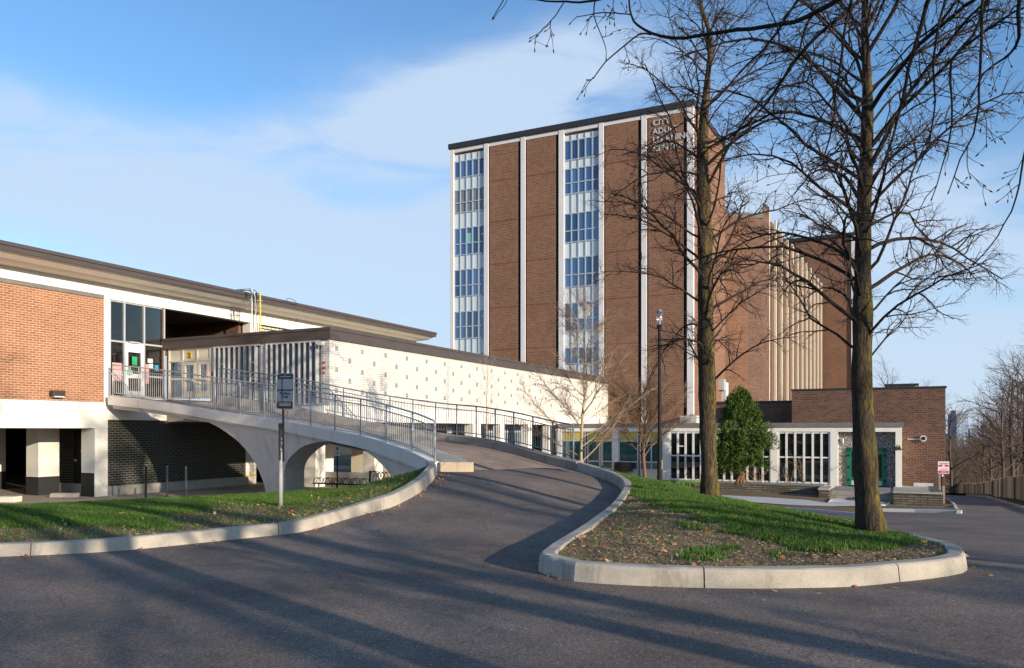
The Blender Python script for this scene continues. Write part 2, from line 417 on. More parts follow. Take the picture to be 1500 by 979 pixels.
# ------------------------------------------------------------------ curves and surfaces
def cr(pts, step=.3):
    """Catmull-Rom through the points, resampled"""
    P = np.array(pts, float); P = np.vstack([2 * P[0] - P[1], P, 2 * P[-1] - P[-2]]); out = []
    for i in range(1, len(P) - 2):
        p0, p1, p2, p3 = P[i - 1:i + 3]; n = max(2, int(np.linalg.norm(p2 - p1) / step))
        for k in range(n):
            t = k / n
            out.append(.5 * ((2 * p1) + (-p0 + p2) * t + (2 * p0 - 5 * p1 + 4 * p2 - p3) * t * t + (-p0 + 3 * p1 - 3 * p2 + p3) * t ** 3))
    out.append(P[-2]); return np.array(out)
def resample(P, n):
    P = np.array(P, float); s = np.r_[0, np.cumsum(np.linalg.norm(np.diff(P[:, :2], axis=0), axis=1))]
    t = np.linspace(0, s[-1], n)
    return np.stack([np.interp(t, s, P[:, k]) for k in range(P.shape[1])], 1)
class TPS:
    def __init__(s, pts, reg=1e-3):
        P = np.array(pts, float); s.p = P[:, :2]; n = len(P)
        K = s._k(s.p, s.p) + reg * np.eye(n); Q = np.c_[np.ones(n), s.p]
        Am = np.block([[K, Q], [Q.T, np.zeros((3, 3))]]); s.w = np.linalg.solve(Am, np.r_[P[:, 2], 0, 0, 0])
    def _k(s, a, b):
        r = np.linalg.norm(a[:, None] - b[None], axis=2); return r * r * np.log(r + 1e-9)
    def __call__(s, x, y):
        q = np.stack([np.atleast_1d(x), np.atleast_1d(y)], 1).astype(float); n = len(s.p)
        out = s._k(q, s.p) @ s.w[:n] + s.w[n] + q @ s.w[n + 1:]
        return out if np.ndim(x) else float(out[0])
class Lin:
    """inverse-distance blend of the nearest height points"""
    def __init__(s, pts, p=3.0): P = np.array(pts, float); s.p = P[:, :2]; s.z = P[:, 2]; s.e = p
    def __call__(s, x, y):
        q = np.stack([np.atleast_1d(x), np.atleast_1d(y)], 1).astype(float)
        d = np.linalg.norm(q[:, None] - s.p[None], axis=2) + 1e-4; w = d ** -s.e
        out = (w * s.z).sum(1) / w.sum(1)
        return out if np.ndim(x) else float(out[0])
def inside(x, y, poly):
    x = np.atleast_1d(x); y = np.atleast_1d(y); P = np.array(poly)[:, :2]; r = np.zeros(len(x), bool)
    j = len(P) - 1
    for i in range(len(P)):
        xi, yi = P[i]; xj, yj = P[j]
        c = ((yi > y) != (yj > y)) & (x < (xj - xi) * (y - yi) / (yj - yi + 1e-12) + xi)
        r ^= c; j = i
    return r
def sheet(name, poly, zf, mat, cell=.5, kind='structure', turf=None, bz=None, smooth=True, cellf=None):
    P = np.array(poly, float)[:, :2]; lo = P.min(0); hi = P.max(0)
    if np.sum(P[:, 0] * np.roll(P[:, 1], -1) - np.roll(P[:, 0], -1) * P[:, 1]) < 0: P = P[::-1]
    gx = np.arange(lo[0] + cell / 2, hi[0], cell); gy = np.arange(lo[1] + cell / 2, hi[1], cell)
    X, Y = np.meshgrid(gx, gy); X = X.ravel() + RNG.uniform(-.1, .1, X.size) * cell; Y = Y.ravel() + RNG.uniform(-.1, .1, Y.size) * cell
    k = inside(X, Y, P); X = X[k]; Y = Y[k]
    if cellf is not None: k = cellf(X, Y); X = X[k]; Y = Y[k]
    vs = [Vector(p) for p in P] + [Vector((a, b)) for a, b in zip(X, Y)]
    n = len(P); res = delaunay_2d_cdt(vs, [], [list(range(n))], 1, 1e-5)
    co = np.array([tuple(v) for v in res[0]]); fs = [tuple(f) for f in res[2]]
    z = zf(co[:, 0], co[:, 1])
    me = bpy.data.meshes.new(name); me.from_pydata(np.c_[co, z].tolist(), [], fs); me.update()
    if me.polygons and me.polygons[0].normal.z < 0: me.flip_normals()
    if turf is not None:
        at = me.attributes.new('turf', 'FLOAT', 'POINT'); at.data.foreach_set('value', np.asarray(turf(co[:, 0], co[:, 1]), float))
    if smooth: me.polygons.foreach_set('use_smooth', [True] * len(me.polygons))
    me.materials.append(M[mat]); o = bpy.data.objects.new(name, me); COL.objects.link(o)
    if kind: o['kind'] = kind
    return o
def offset(P, dist):
    P = np.array(P, float); D = np.gradient(P[:, :2], axis=0); D /= np.linalg.norm(D, axis=1)[:, None] + 1e-9
    Nn = np.stack([-D[:, 1], D[:, 0]], 1); Q = P.copy(); Q[:, :2] += Nn * (dist[:, None] if np.ndim(dist) else dist); return Q
def kerb(name, path, h, width, side, mat='conc_kerb', joint=2.6, depth=.35, batter=.03, seed=1):
    """concrete kerb along path (road-side foot line); side=+1 puts its body to the left of the path"""
    P = np.array(path, float); n = len(P); s = np.r_[0, np.cumsum(np.linalg.norm(np.diff(P[:, :2], axis=0), axis=1))]
    H = np.full(n, h, float) if np.isscalar(h) else np.array(h, float)
    prof = [(0, -.25), (batter, .82), (batter + .012, .93), (batter + .035, 1.0), (width - .02, 1.0), (width, .94), (width, -.9)]
    rg = np.random.default_rng(seed); m = MB()
    rows = []
    for off, hz in prof:
        Q = offset(P, side * off); z = P[:, 2] + (H * hz if hz > 0 else hz * depth); z = z + rg.normal(0, .0018, n)
        rows.append(np.c_[Q[:, :2], z])
    brk = [0]; 
    while brk[-1] < n - 1:
        j = np.searchsorted(s, s[brk[-1]] + joint * rg.uniform(.85, 1.2)); brk.append(min(j, n - 1))
        if brk[-1] - brk[-2] < 1: brk[-1] = min(brk[-1] + 1, n - 1)
    k = len(prof)
    for a, b in zip(brk[:-1], brk[1:]):
        base = len(m.v)
        for i in range(a, b + 1):
            for r in rows:
                p = r[i].copy()
                if i == a and a > 0: p[:2] += (rows[0][i + 1][:2] - rows[0][i][:2]) / (np.linalg.norm(rows[0][i + 1][:2] - rows[0][i][:2]) + 1e-9) * .014
                m.v.append(tuple(p))
        for i in range(b - a):
            for j in range(k - 1):
                q = (base + i * k + j, base + (i + 1) * k + j, base + (i + 1) * k + j + 1, base + i * k + j + 1)
                m.f.append(q if side < 0 else q[::-1])
        m.f.append(tuple(base + j for j in range(k))); m.f.append(tuple(base + (b - a) * k + j for j in range(k))[::-1])
    o = m.build(name, mat, None); o['kind'] = 'structure'
    return o, rows
# ================================================================== SETTING: ground, road, kerbs
def smooth01(a, b, x): t = np.clip((x - a) / (b - a), 0, 1); return t * t * (3 - 2 * t)
def z_far(x, y):
    """the right-hand street falls away along the building grid"""
    v, u = A.vu(x, y); return -1.6 - .067 * np.clip(u - 10.4, 0, 35) - .05 * np.clip(u - 45.4, 0, 80)
def XY(px, py, d): p = W(px, py, d); return (p[0], p[1], p[2])
# left kerb foot
KL = [XY(-600, 826, 9.4), XY(-200, 822, 9.6), XY(0, 816, 9.9), XY(165, 808, 10.3), XY(340, 791, 11.3), XY(435.6, 780.6, 11.9), XY(499, 764.6, 12.8),
      XY(552, 748.7, 13.6), XY(580, 741.3, 14.2), XY(614, 723, 15.4), XY(629, 710.7, 16.4), XY(638, 700, 17.6), XY(641, 695, 18.4), XY(637, 690.5, 19.4)]
KLs = cr(KL, .28)
hKL = np.interp(KLs[:, 1], [10, 12.8, 14, 16, 18.4, 19.4], [.16, .18, .21, .22, .25, .25])
# ramp edges (road surface heights)
RL = [XY(p, y, d) for p, y, d in [(158, 580, 32), (230, 588, 30.8), (330, 603.7, 28.8), (406, 615, 26.8), (489, 631, 24.3), (534, 640.3, 23), (570, 651.5, 21.9), (605, 663.7, 20.8), (632, 677, 19.7)]]
RLs = resample(cr(RL, .3), 40)                       # deck edge / sidewalk top
RRt = [XY(318, 0, 32), XY(430, 0, 30.9), XY(500, 0, 30.3), XY(560, 0, 30), XY(641, 0, 29.3), XY(700, 0, 28.2), XY(753, 0, 26.9), XY(806, 0, 25.6), XY(844, 0, 24.7)]
RRz = [1.12, .62, .22, -.08, -.41, -.59, -.84, -1.14, -1.29]
RR = [(p[0], p[1], z) for p, z in zip(RRt, RRz)]
RRs = resample(cr(RR, .3), 40)
RLroad = RLs.copy(); RLroad[:, 2] -= np.linspace(.1, .24, 40)
# island kerb foot: from the parapet end round the nose, along the street and back behind the mound
def TB(px, py, d, h): p = XY(px, py, d); return (p[0], p[1], p[2] - h)
KI = [XY(844, 690, 24.7), XY(885.5, 703, 23.0), XY(901.5, 711, 21.5), XY(909.5, 718, 20.0), TB(911, 713, 18.5, .24), TB(900, 729, 16.0, .23), TB(886, 742.5, 14.0, .22), TB(849.6, 767, 11.6, .22),
      TB(812.8, 789, 10.1, .21), TB(793, 803, 9.35, .2), (.285, 8.95, -1.6), (.37, 8.68, -1.6), XY(813, 845.5, 8.55), XY(840, 852, 8.29), XY(908, 857.3, 8.1), XY(1000, 861, 7.97),
      XY(1100, 862.7, 7.91), XY(1249, 860, 8.0), XY(1318.7, 853, 8.25), XY(1366.7, 848, 8.44), (5.03, 8.75, -1.6), (5.32, 9.15, -1.6), (5.6, 9.8, -1.61), (5.90, 10.6, -1.68), (6.27, 11.9, -1.78), (6.72, 14.0, -1.93),
      (7.2, 17, -2.12), (7.3, 21, -2.37), (6.5, 25.5, -2.6), (5, 28.6, -2.72), (3.4, 29.6, -2.78)]
KIs = cr(KI, .22)
sI = np.r_[0, np.cumsum(np.linalg.norm(np.diff(KIs[:, :2], axis=0), axis=1))]
def s_at(p): return sI[np.argmin(np.linalg.norm(KIs[:, :2] - np.array(p)[:2], axis=1))]
hKI = np.interp(sI, [0, s_at(KI[2]), s_at(KI[6]), s_at(KI[11]), s_at(KI[14]), s_at(KI[20]), s_at(KI[25]), sI[-1]], [.27, .26, .22, .2, .195, .185, .17, .16])
# road heights
ctrl = [tuple(p) for p in KLs[::3]] + [tuple(p) for p in KIs[::3]] + [tuple(RLroad[-1]), tuple(RRs[-1])]
ctrl += [(-14, 6, -1.6), (-14, 0, -1.6), (-14, -14, -1.6), (-6, 5, -1.6), (0, 5, -1.6), (4, 5, -1.6), (-6, 0, -1.6), (0, 0, -1.6), (4, 0, -1.6), (0, -7, -1.6), (0, -14, -1.6), (3, -14, -1.6), (7, 6, -1.58), (8, 8, -1.6)]
for x, y in [(9, 12), (12, 16), (14, 22), (17.4, 30.4), (25, 39), (20, 25), (28, 47), (10, 19), (9.5, 25), (14, 27), (32, 54), (26, 60), (35, 64), (24.3, 43), (9, 10), (12, 12)]: ctrl.append((x, y, float(z_far(x, y))))
ctrl += [XY(1137, 747, 32.5), XY(1200, 751, 30.5), XY(1262, 757.5, 28.5), (5.5, 33.5, -3.0)]
zroad = TPS(ctrl, .02)
# asphalt outline
far_kerb = [(5.6, 33.2), (8, 33.5), XY(1137, 745, 32.5)[:2], XY(1200, 751, 30.5)[:2], XY(1262, 757.5, 28.5)[:2]]
K2 = [XY(1286, 0, 32.2)[:2], XY(1340, 0, 31.5)[:2], XY(1408, 0, 30.4)[:2]]
K3 = [(19.0, 33.4), (24.3, 43), (28.9, 52), (27, 60), (22, 67)]
right_kerb = [(33, 69), (37, 64), (36.6, 61), (31.1, 50), (25.4, 39), (17.2, 24), (10.2, 10.6), (6.6, 5), (4.6, 1.5), (3.9, -4), (3, -14)]
outline = [tuple(p[:2]) for p in offset(KLs, .06)][4:] + [tuple(RLroad[-1][:2])] + [tuple(RRs[-1][:2])] + [tuple(p[:2]) for p in offset(KIs, .06)][1:] + [(3.6, 31.5)] + far_kerb + K2 + K3 + right_kerb + [(-14, -14), (-14, 9.3)]
road = sheet('road', outline, lambda x, y: zroad(x, y), 'asphalt', .7)
lk, lk_rows = kerb('kerb', KLs, hKL, .21, +1, seed=3)
ik, ik_rows = kerb('kerb', KIs, hKI, .22, +1, joint=2.2, seed=4)
def onsurf(px, py, zf, d0=2.0, d1=90.0):
    """first point of the surface on the sight line of the design drawing"""
    d = np.arange(d0, d1, .05); x = (px - CX) / FL * d; z = (HY - py) / FL * d
    g = z - zf(x, d); k = np.argmax(g < 0)
    return (x[k], d[k])

# ---- mound inside the island kerb
inI = offset(KIs, .21)
isl_poly = [tuple(p[:2]) for p in inI] + [(2.9, 28.0), (2.2, 25.6)]
ci = [(p[0], p[1], p[2] + h - .035) for p, h in zip(inI[::3], hKI[::3])]
ci += [(4.35, 17.1, -1.45), (5.5, 12, -1.58), (4.13, 22, -1.455), (4.88, 14.5, -1.5), (5.5, 13.2, -1.53), (1.5, 10.6, -1.375), (3, 10, -1.375), (4.4, 9.9, -1.42), (2.5, 13, -1.33), (3.1, 15.5, -1.36),
       (3.5, 20, -1.33), (4.2, 24.5, -1.8), (4, 27, -2.4), (3, 27.3, -2.3), (5.8, 18, -1.85), (6, 22, -2.1), (5.2, 26, -2.4)]
zisl0 = TPS(ci, .03)
def zisl(x, y):
    x = np.asarray(x, float); y = np.asarray(y, float)
    return zisl0(x, y) + .012 * np.sin(x * 3.1 + y * 1.7) + .010 * np.sin(x * 5.3 - y * 4.1) + .006 * np.sin(x * 11 + y * 13)
turfI = [onsurf(a, b, zisl) for a, b in [(918, 716), (950, 735), (981, 747), (1027, 765), (1067, 779), (1107, 794), (1160, 802), (1200, 808), (1239, 811), (1287, 806), (1340, 798), (1352, 791)]] + [(6.6, 14), (7.0, 20), (6, 26), (3, 28), (2.4, 25), (2.9, 21)]
patchI = [[onsurf(a, b, zisl) for a, b in q] for q in ([(985, 765), (1000, 766), (1035, 775), (1042, 781), (1010, 778)], [(990, 815), (1010, 803), (1060, 804), (1075, 815), (1050, 824), (1000, 822)], [(1055, 801), (1085, 800), (1090, 806), (1060, 808)], [(1125, 808), (1150, 806), (1160, 818), (1135, 820)])]
def turf_isl(x, y):
    x = np.asarray(x, float); y = np.asarray(y, float); k = np.zeros(len(x))
    wx = x + .12 * np.sin(y * 5) + .06 * np.sin(y * 13 + x * 4); wy = y + .12 * np.sin(x * 6) + .05 * np.sin(x * 17)
    k[inside(wx, wy, turfI)] = 1.0
    for q in patchI: k[inside(x, y, q)] = np.maximum(k[inside(x, y, q)], .55)
    return k
island = sheet('grass_verge', isl_poly, zisl, 'lawn', .2, turf=lambda x, y: turf_isl(x, y))

# ---- left bank: kerb top, crest, foot
crest = [(-650, 745, 15.5), (-200, 744, 15.7), (0, 742, 15.9), (165, 735.5, 16.9), (340, 727, 18), (435, 721.5, 18.3), (490, 717, 18.1), (540, 709.5, 18.2), (574, 699.6, 18.6), (600, 694.5, 18.8), (613, 691.5, 19), (622, 690, 19.3)]
Ktop = [(KL[i][0], KL[i][1], KL[i][2] + h - .03) for i, h in zip(range(12), [.16, .16, .16, .16, .17, .175, .18, .2, .21, .22, .22, .23])]
bk = []
for i, (k, c) in enumerate(zip(Ktop, crest)):
    c = np.array(XY(*c)); k = np.array(k)
    dirv = c[:2] - k[:2]; dirv /= np.linalg.norm(dirv); nrm = dirv if i < 9 else np.array((-.5, .86))
    k2 = k.copy(); k2[:2] += nrm * (.2 if i < 10 else .15)
    rows = [k2 + (c - k2) * t + np.array((0, 0, .05 * math.sin(math.pi * t))) for t in np.linspace(0, 1, 9)]
    for s_, dz in ((1.0, -.10), (2.6, -.65), (4.4, -1.15 if i < 8 else -1.4), (6.0, -1.6)):
        q = c.copy(); q[:2] += np.array((dirv if i < 8 else np.array((-.25, .97)))[:2]) * s_; q[2] = max(c[2] + dz, -2.83) if s_ < 6 else -2.95; rows.append(q)
    bk.append(rows)
bk = np.array(bk)                       # 12 x 13 x 3
cols = []
for r in range(bk.shape[1]): cols.append(resample(cr(bk[:, r], .4), 110))
cols = np.array(cols); fine = []
for i in range(cols.shape[0] - 1):
    for t in (0, .25, .5, .75): fine.append(cols[i] * (1 - t) + cols[i + 1] * t)
fine.append(cols[-1]); fine = np.array(fine); nr, nc = fine.shape[:2]
jz = RNG.normal(0, .008, (nr, nc)); jz[0] = 0; fine[:, :, 2] += jz
tb = np.clip((np.arange(nr) / 4.0)[:, None] / 8.0, 0, 2)          # 0 at the kerb, 1 at the crest
colf = np.linspace(0, 1, nc)[None, :]
edge = .27 + .12 * np.sin(colf * 23) + .07 * np.sin(colf * 61) + np.interp(colf, [0, .45, .62, .8, .9, 1], [0, 0, .10, .32, .85, 1.4])
turfB = np.clip((tb - edge) / .08 + .5, 0, 1)
me = bpy.data.meshes.new('grass_bank')
fs = [(i * nc + j, i * nc + j + 1, (i + 1) * nc + j + 1, (i + 1) * nc + j) for i in range(nr - 1) for j in range(nc - 1)]
me.from_pydata(fine.reshape(-1, 3).tolist(), [], fs); me.update()
at = me.attributes.new('turf', 'FLOAT', 'POINT'); at.data.foreach_set('value', turfB.ravel())
me.polygons.foreach_set('use_smooth', [True] * len(fs)); me.materials.append(M['lawn'])
bank = bpy.data.objects.new('grass_bank', me); COL.objects.link(bank); bank['kind'] = 'structure'

# ---- wide ground out to the horizon
def zg(x, y):
    v, u = A.vu(np.asarray(x, float), np.asarray(y, float)); s = smooth01(-14, -4, v)
    z = -2.95 - s * .05 * np.clip(u - 18, 0, 40) - .10 * np.clip(u - 57, 0, 60) * (0.3 + .7 * s)
    r = np.hypot(x, y); return np.maximum(z, -11.0) - 6 * smooth01(100, 400, r)
g1 = np.sign(np.linspace(-1, 1, 121)) * np.abs(np.linspace(-1, 1, 121)) ** 3.2 * 4000
GX, GY = np.meshgrid(g1, g1); V = np.c_[GX.ravel(), GY.ravel(), zg(GX.ravel(), GY.ravel())]; nn = len(g1)
me = bpy.data.meshes.new('ground'); me.from_pydata(V.tolist(), [], [(i * nn + j, i * nn + j + 1, (i + 1) * nn + j + 1, (i + 1) * nn + j) for i in range(nn - 1) for j in range(nn - 1)]); me.update()
at = me.attributes.new('turf', 'FLOAT', 'POINT'); at.data.foreach_set('value', np.full(len(V), .45)); me.materials.append(M['plainground'])
gr = bpy.data.objects.new('ground', me); COL.objects.link(gr); gr['kind'] = 'structure'
# lower forecourt under the school and the bridge
m = MB(); 
pv = sheet('pavement', [(-70, 19), (-8, 19), (1.5, 27.5), (3.2, 31.5), (5.5, 34), (3, 45), (-30, 75), (-70, 70)], lambda x, y: np.full(np.shape(x), -2.71), 'paving', 6.0, smooth=False)

# ---- right-hand verge between the street kerb and the fence
rk = cr([(p[0], p[1], float(zroad(p[0], p[1])) if p[1] < 66 else -5.6) for p in right_kerb[1:]][::-1], .8)
for p in rk:
    if p[1] > 30: p[2] = float(zroad(p[0], p[1]))
kerb('kerb', rk[::-1], .14, .2, +1, joint=3.0, seed=5)
FEN = [XY(1600, 0, 40), XY(1500, 0, 51), XY(1460, 0, 60), XY(1435, 0, 68), XY(1408, 0, 76), XY(1386, 0, 82), XY(1372, 0, 92)]
vz = [(p[0] + .15, p[1], p[2] + .12) for p in rk[::4]] + [(XY(1600, 742, 40)), XY(1500, 734, 51), XY(1460, 729.5, 60), XY(1435, 729, 68), XY(1408, 728.5, 76), XY(1386, 728, 82), (60, 60, -4.5), (60, 30, -2.5), (30, 5, -1.2), (25, -14, -1.2), (50, -14, -1.0), (60, 90, -8), (34, 95, -9), (45, 75, -6.8), (20, 10, -1.3)]
zverge = Lin(vz, 2.5)
vpoly = [tuple(p[:2]) for p in offset(rk[::-1], .12)] [::-1]
vpoly = vpoly + [(33, 74), (34, 95), (60, 95), (60, -16), (3.2, -16)]
vg = sheet('grass_verge', vpoly, zverge, 'plainground', 2.5, turf=lambda x, y: np.full(len(x), .55))

# ---- front ground of the annex, walks
front = far_kerb + K2 + K3[:3]
fk_pts = [(p[0], p[1], float(zroad(p[0], p[1]))) for p in front]
kp1 = resample(fk_pts[:5], 60); kp2 = resample(fk_pts[5:8], 30); kp3 = resample(fk_pts[7:], 50)
kerb('kerb', kp1, .12, .16, +1, mat='conc_pale', seed=6)
kerb('kerb', kp2, .13, .16, +1, mat='conc_pale', seed=7)
kerb('kerb', kp3, .13, .16, +1, mat='conc_pale', seed=8)
low = [A.xy(v, 44.0) for v in (-20, -14, -8, -4)] ; 
cf = [(p[0], p[1], p[2] + .11) for p in list(kp1[::6]) + list(kp2[::5]) + list(kp3[::6])]
for v, u, z in [(-22, 46, -2.95), (-16, 46, -2.98), (-12, 46, -3.02), (-8, 46, -3.1), (-4, 43.2, -3.35), (-8, 43, -3.28), (-12, 43, -3.2), (-1, 42, -3.5), (1, 41.8, -3.62), (2.6, 42, -3.8), (3, 50, -4.3), (3, 58, -4.9)]:
    x, y = A.xy(v, u); cf.append((x, y, z))
zfront = Lin(cf, 3.0)
fpoly = [tuple(p[:2]) for p in offset(kp1, .08)] + [tuple(p[:2]) for p in offset(kp2, .08)] + [tuple(p[:2]) for p in offset(kp3, .08)][1:] + [A.xy(2.4, 58), A.xy(2.4, 47), A.xy(-22, 47), (3, 40)]
fr_ = sheet('front_lawn', fpoly, zfront, 'lawn', .6, turf=lambda x, y: np.full(len(x), .42))
def strip(name, px_pts, zf, mat, lift=.02, cell=.6):
    q = [onsurf(a, b, zf) for a, b in px_pts]
    return sheet(name, q, lambda x, y: zf(x, y) + lift, mat, cell)
strip('footpath', [(1056, 726), (1120, 729), (1180, 733), (1212, 737.5), (1217, 731), (1240, 731.3), (1285, 732.4), (1308, 733.5), (1297, 742.5), (1265, 742), (1217, 742.5), (1158, 740.5), (1100, 736.5), (1062, 731)], zfront, 'conc_pale')

# ================================================================== RAMP BRIDGE
M['conc_tan'] = concrete('tan concrete', (.46, .375, .26), .12)
rb = root('ramp_bridge', (-6, 27, 0), 'curved concrete ramp bridge on a flared arch rising to the upper entrance', 'bridge')
O = (-6, 27, 0)
m = MB(O)                                  # deck surface
NS = 8
for i in range(39):
    for k in range(NS):
        q = [RLroad[i] * (1 - t) + RRs[i] * t for t in (k / NS, (k + 1) / NS)] + [RLroad[i + 1] * (1 - t) + RRs[i + 1] * t for t in ((k + 1) / NS, k / NS)]
        m.quad(*[tuple(p) for p in q])
dk = m.build('deck', 'asphalt2', rb, smooth=True)
m = MB(O)                                  # slab underneath
up = (0, 0, -.22)
for i in range(39):
    a, b, c, d_ = RLs[i], RRs[i], RRs[i + 1], RLs[i + 1]
    lo = [np.array((p[0], p[1], p[2] - (.42 if n_ in (0, 3) else .35))) for n_, p in enumerate((a, b, c, d_))]
    m.quad(*[tuple(p) for p in lo[::-1]])
m.build('slab', 'conc_bridge', rb, smooth=True)
# pale edge beam: outer side follows the curve
def ribbon(path, prof, org, closed=True):
    mm = MB(org); n = len(path); k = len(prof)
    rows = []
    for off, dz in prof:
        Q = offset(path, off); rows.append(np.c_[Q[:, :2], path[:, 2] + dz])
    for i in range(n):
        for r in rows: mm.v.append(tuple(r[i]))
    for i in range(n - 1):
        for j in range(k):
            j2 = (j + 1) % k
            mm.f.append((i * k + j, i * k + j2, (i + 1) * k + j2, (i + 1) * k + j))
    mm.f.append(tuple(range(k))[::-1]); mm.f.append(tuple((n - 1) * k + j for j in range(k)))
    return mm
Lf = resample(cr(RL, .2), 110); Rf = resample(cr(RR, .2), 110)
# L path runs from the building to the street: left-hand offset (+) points into the deck
ribbon(Lf, [(-.02, 0.0), (.22, 0.0), (.22, -.36), (.0, -.36)], O).build('edge_beam', 'conc_edge', rb, smooth=False)
# sidewalk along the left side, raised above the deck
sw = Lf[: int(110 * 1.0)].copy()
wd = np.interp(np.linspace(0, 1, 110), [0, .5, 1], [1.3, 1.2, 1.05])
mm = MB(O); i_off = offset(Lf, .2); o_off = offset(Lf, wd)
for i in range(109):
    a, b, c, d_ = i_off[i], o_off[i], o_off[i + 1], i_off[i + 1]
    zt = [Lf[i][2] - .003, Lf[i][2] - .02, Lf[i + 1][2] - .02, Lf[i + 1][2] - .003]
    P4 = [(p[0], p[1], z) for p, z in zip((a, b, c, d_), zt)]; mm.quad(*P4)
    mm.quad((b[0], b[1], zt[1]), (b[0], b[1], zt[1] - .5), (c[0], c[1], zt[2] - .5), (c[0], c[1], zt[2]))
a, b = i_off[-1], o_off[-1]
mm.build('sidewalk', 'conc', rb)
mm = MB(O); e = (Lf[-1] - Lf[-2]) * np.array((1, 1, 0)); e /= np.linalg.norm(e); ex = b[:2] - a[:2]; ex = ex / np.linalg.norm(ex)
q0 = np.array((a[0], a[1])) - ex * .02; q1 = np.array((b[0], b[1])) + ex * .06; zt = Lf[-1][2] - .001
mm.prism([(q0[0], q0[1], zt), (q1[0], q1[1], zt - .02), (q1[0] + e[0] * .14, q1[1] + e[1] * .14, zt - .02), (q0[0] + e[0] * .14, q0[1] + e[1] * .14, zt)], (0, 0, -.45))
mm.build('sidewalk_end', 'conc_tan', rb, bevel=.02)
# parapet on the right
ribbon(Rf, [(.0, -.3), (.0, .27), (.03, .29), (.30, .30), (.34, .27), (.36, -.9)], O).build('parapet', 'conc_wall', rb)
# flared arch support: outline in the deck's own frame, leaning in under the slab
Lx = Lf[:, 0] / Lf[:, 1]; Lorder = np.argsort(Lx)
def Ledge(px):
    x = (px - CX) / FL; d = np.interp(x, Lx[Lorder], Lf[:, 1][Lorder]); z = np.interp(x, Lx[Lorder], Lf[:, 2][Lorder]); return d, z
def archpt(px, py):
    de, ze = Ledge(px); k = (HY - py) / FL; zt = ze - .36
    d = (de + .12 + .5 * zt) / (1 + .5 * k); return W(px, py, d)
def topy(px): de, ze = Ledge(px); return HY - (ze - .36) * FL / (de + .12)
_lo = lambda px, y: (px, max(y, topy(px) + 5))
outl = [(px, topy(px)) for px in (166, 200, 240, 280, 320, 360, 400, 440, 480, 520, 560, 590, 612, 626)]
outl += [(626, 715), (592, 716), (579, 701), (568, 690), (552.4, 674), (536.5, 661), (520.6, 654), (508, 650.3), (499, 648.6), (488, 647), (478, 646.6), (468, 647.3), (459.5, 649), (446, 653), (438, 657.5), (433, 662), (427, 667.5), (422, 674), (418.5, 681), (416.5, 690), (416.5, 721), (416.5, 737),
         (391, 737), (390, 724), (386, 707), (380, 692), (372, 675), (361, 660), (347, 645), (331, 633), (318, 625), (306, 619), _lo(290, 613.5), _lo(270, 609), _lo(240, 603.5), _lo(200, 597), _lo(166, 592)]
vs2 = [Vector(p) for p in outl]; gx = [Vector((a_, b_)) for a_ in range(170, 625, 9) for b_ in range(575, 735, 9)]
ins = inside([g.x for g in gx], [g.y for g in gx], outl); gx = [g for g, k_ in zip(gx, ins) if k_]
res = delaunay_2d_cdt([Vector((v.x, -v.y)) for v in vs2] + [Vector((g.x, -g.y)) for g in gx], [], [list(range(len(vs2)))[::-1]], 1, 1e-4)
pts2 = [(v[0], -v[1]) for v in res[0]]; frontp = [archpt(*p) for p in pts2]
mm = MB(O); bv = np.array((.50, .866, 0)) * .95
mm.add([tuple(p) for p in frontp], [tuple(f) for f in res[2]])
mm.add([tuple(p + bv) for p in frontp], [tuple(f)[::-1] for f in res[2]])
ol = [archpt(*p) for p in outl]; n_ = len(ol)
for i in range(n_):
    p, q = ol[i], ol[(i + 1) % n_]; mm.quad(tuple(p), tuple(q), tuple(q + bv), tuple(p + bv))
mm.build('arch_support', 'conc_bridge', rb)

# ---- railings
def railing(name, path, hgt, spans, lab, mat, off=0.0, first=True):
    P = offset(path, off) if off else path.copy(); P[:, 2] = path[:, 2]
    r = root(name, tuple(P[0]), lab, 'railing'); O2 = tuple(P[0])
    s = np.r_[0, np.cumsum(np.linalg.norm(np.diff(P[:, :2], axis=0), axis=1))]; Ltot = s[-1]
    H = np.interp(s, [0, Ltot], hgt)
    def at(t, dz): return (np.interp(t, s, P[:, 0]), np.interp(t, s, P[:, 1]), np.interp(t, s, P[:, 2]) + dz)
    def h_at(t): return float(np.interp(t, s, H))
    tt = np.linspace(0, Ltot, 90)
    MB(O2).tube([at(t, h_at(t)) for t in tt], .026, 8).build('top_rail', mat, r, smooth=True)
    MB(O2).tube([at(t, h_at(t) - .17) for t in tt], .019, 6).build('middle_rail', mat, r, smooth=True)
    MB(O2).tube([at(t, .13) for t in tt], .019, 6).build('bottom_rail', mat, r, smooth=True)
    ps = np.linspace(0, Ltot, spans + 1)
    for i, t in enumerate(ps):
        m_ = MB(O2); b0 = at(t, -.28 if off == 0 else -.02); m_.tube([b0, at(t, h_at(t))], .027, 8); m_.build('post', mat, r, smooth=True)
    for a_, b_ in zip(ps[:-1], ps[1:]):
        m_ = MB(O2); nb = max(2, int(round((b_ - a_) / .118)))
        for k in range(1, nb):
            t = a_ + (b_ - a_) * k / nb; m_.tube([at(t, .13), at(t, h_at(t) - .17)], .0095, 4, cap=False)
            m_.box(*sum(([c - .012, c + .012] for c in at(t, h_at(t) - .085)), [])) if k % 1 == 0 else None
        m_.build('baluster_panel', mat, r)
    return r
railing('railing', Lf[1:], (1.28, 1.03), 13, 'grey railing along the near edge of the ramp bridge, over the arch', 'galv', .09)
Rup = np.vstack([Rf]); Rup = Rup.copy(); Rup[:, 2] += .29
railing('railing', Rup[:-2], (1.12, 1.13), 17, 'blue grey railing along the far side of the ramp, in front of the white wall', 'rail', .17)
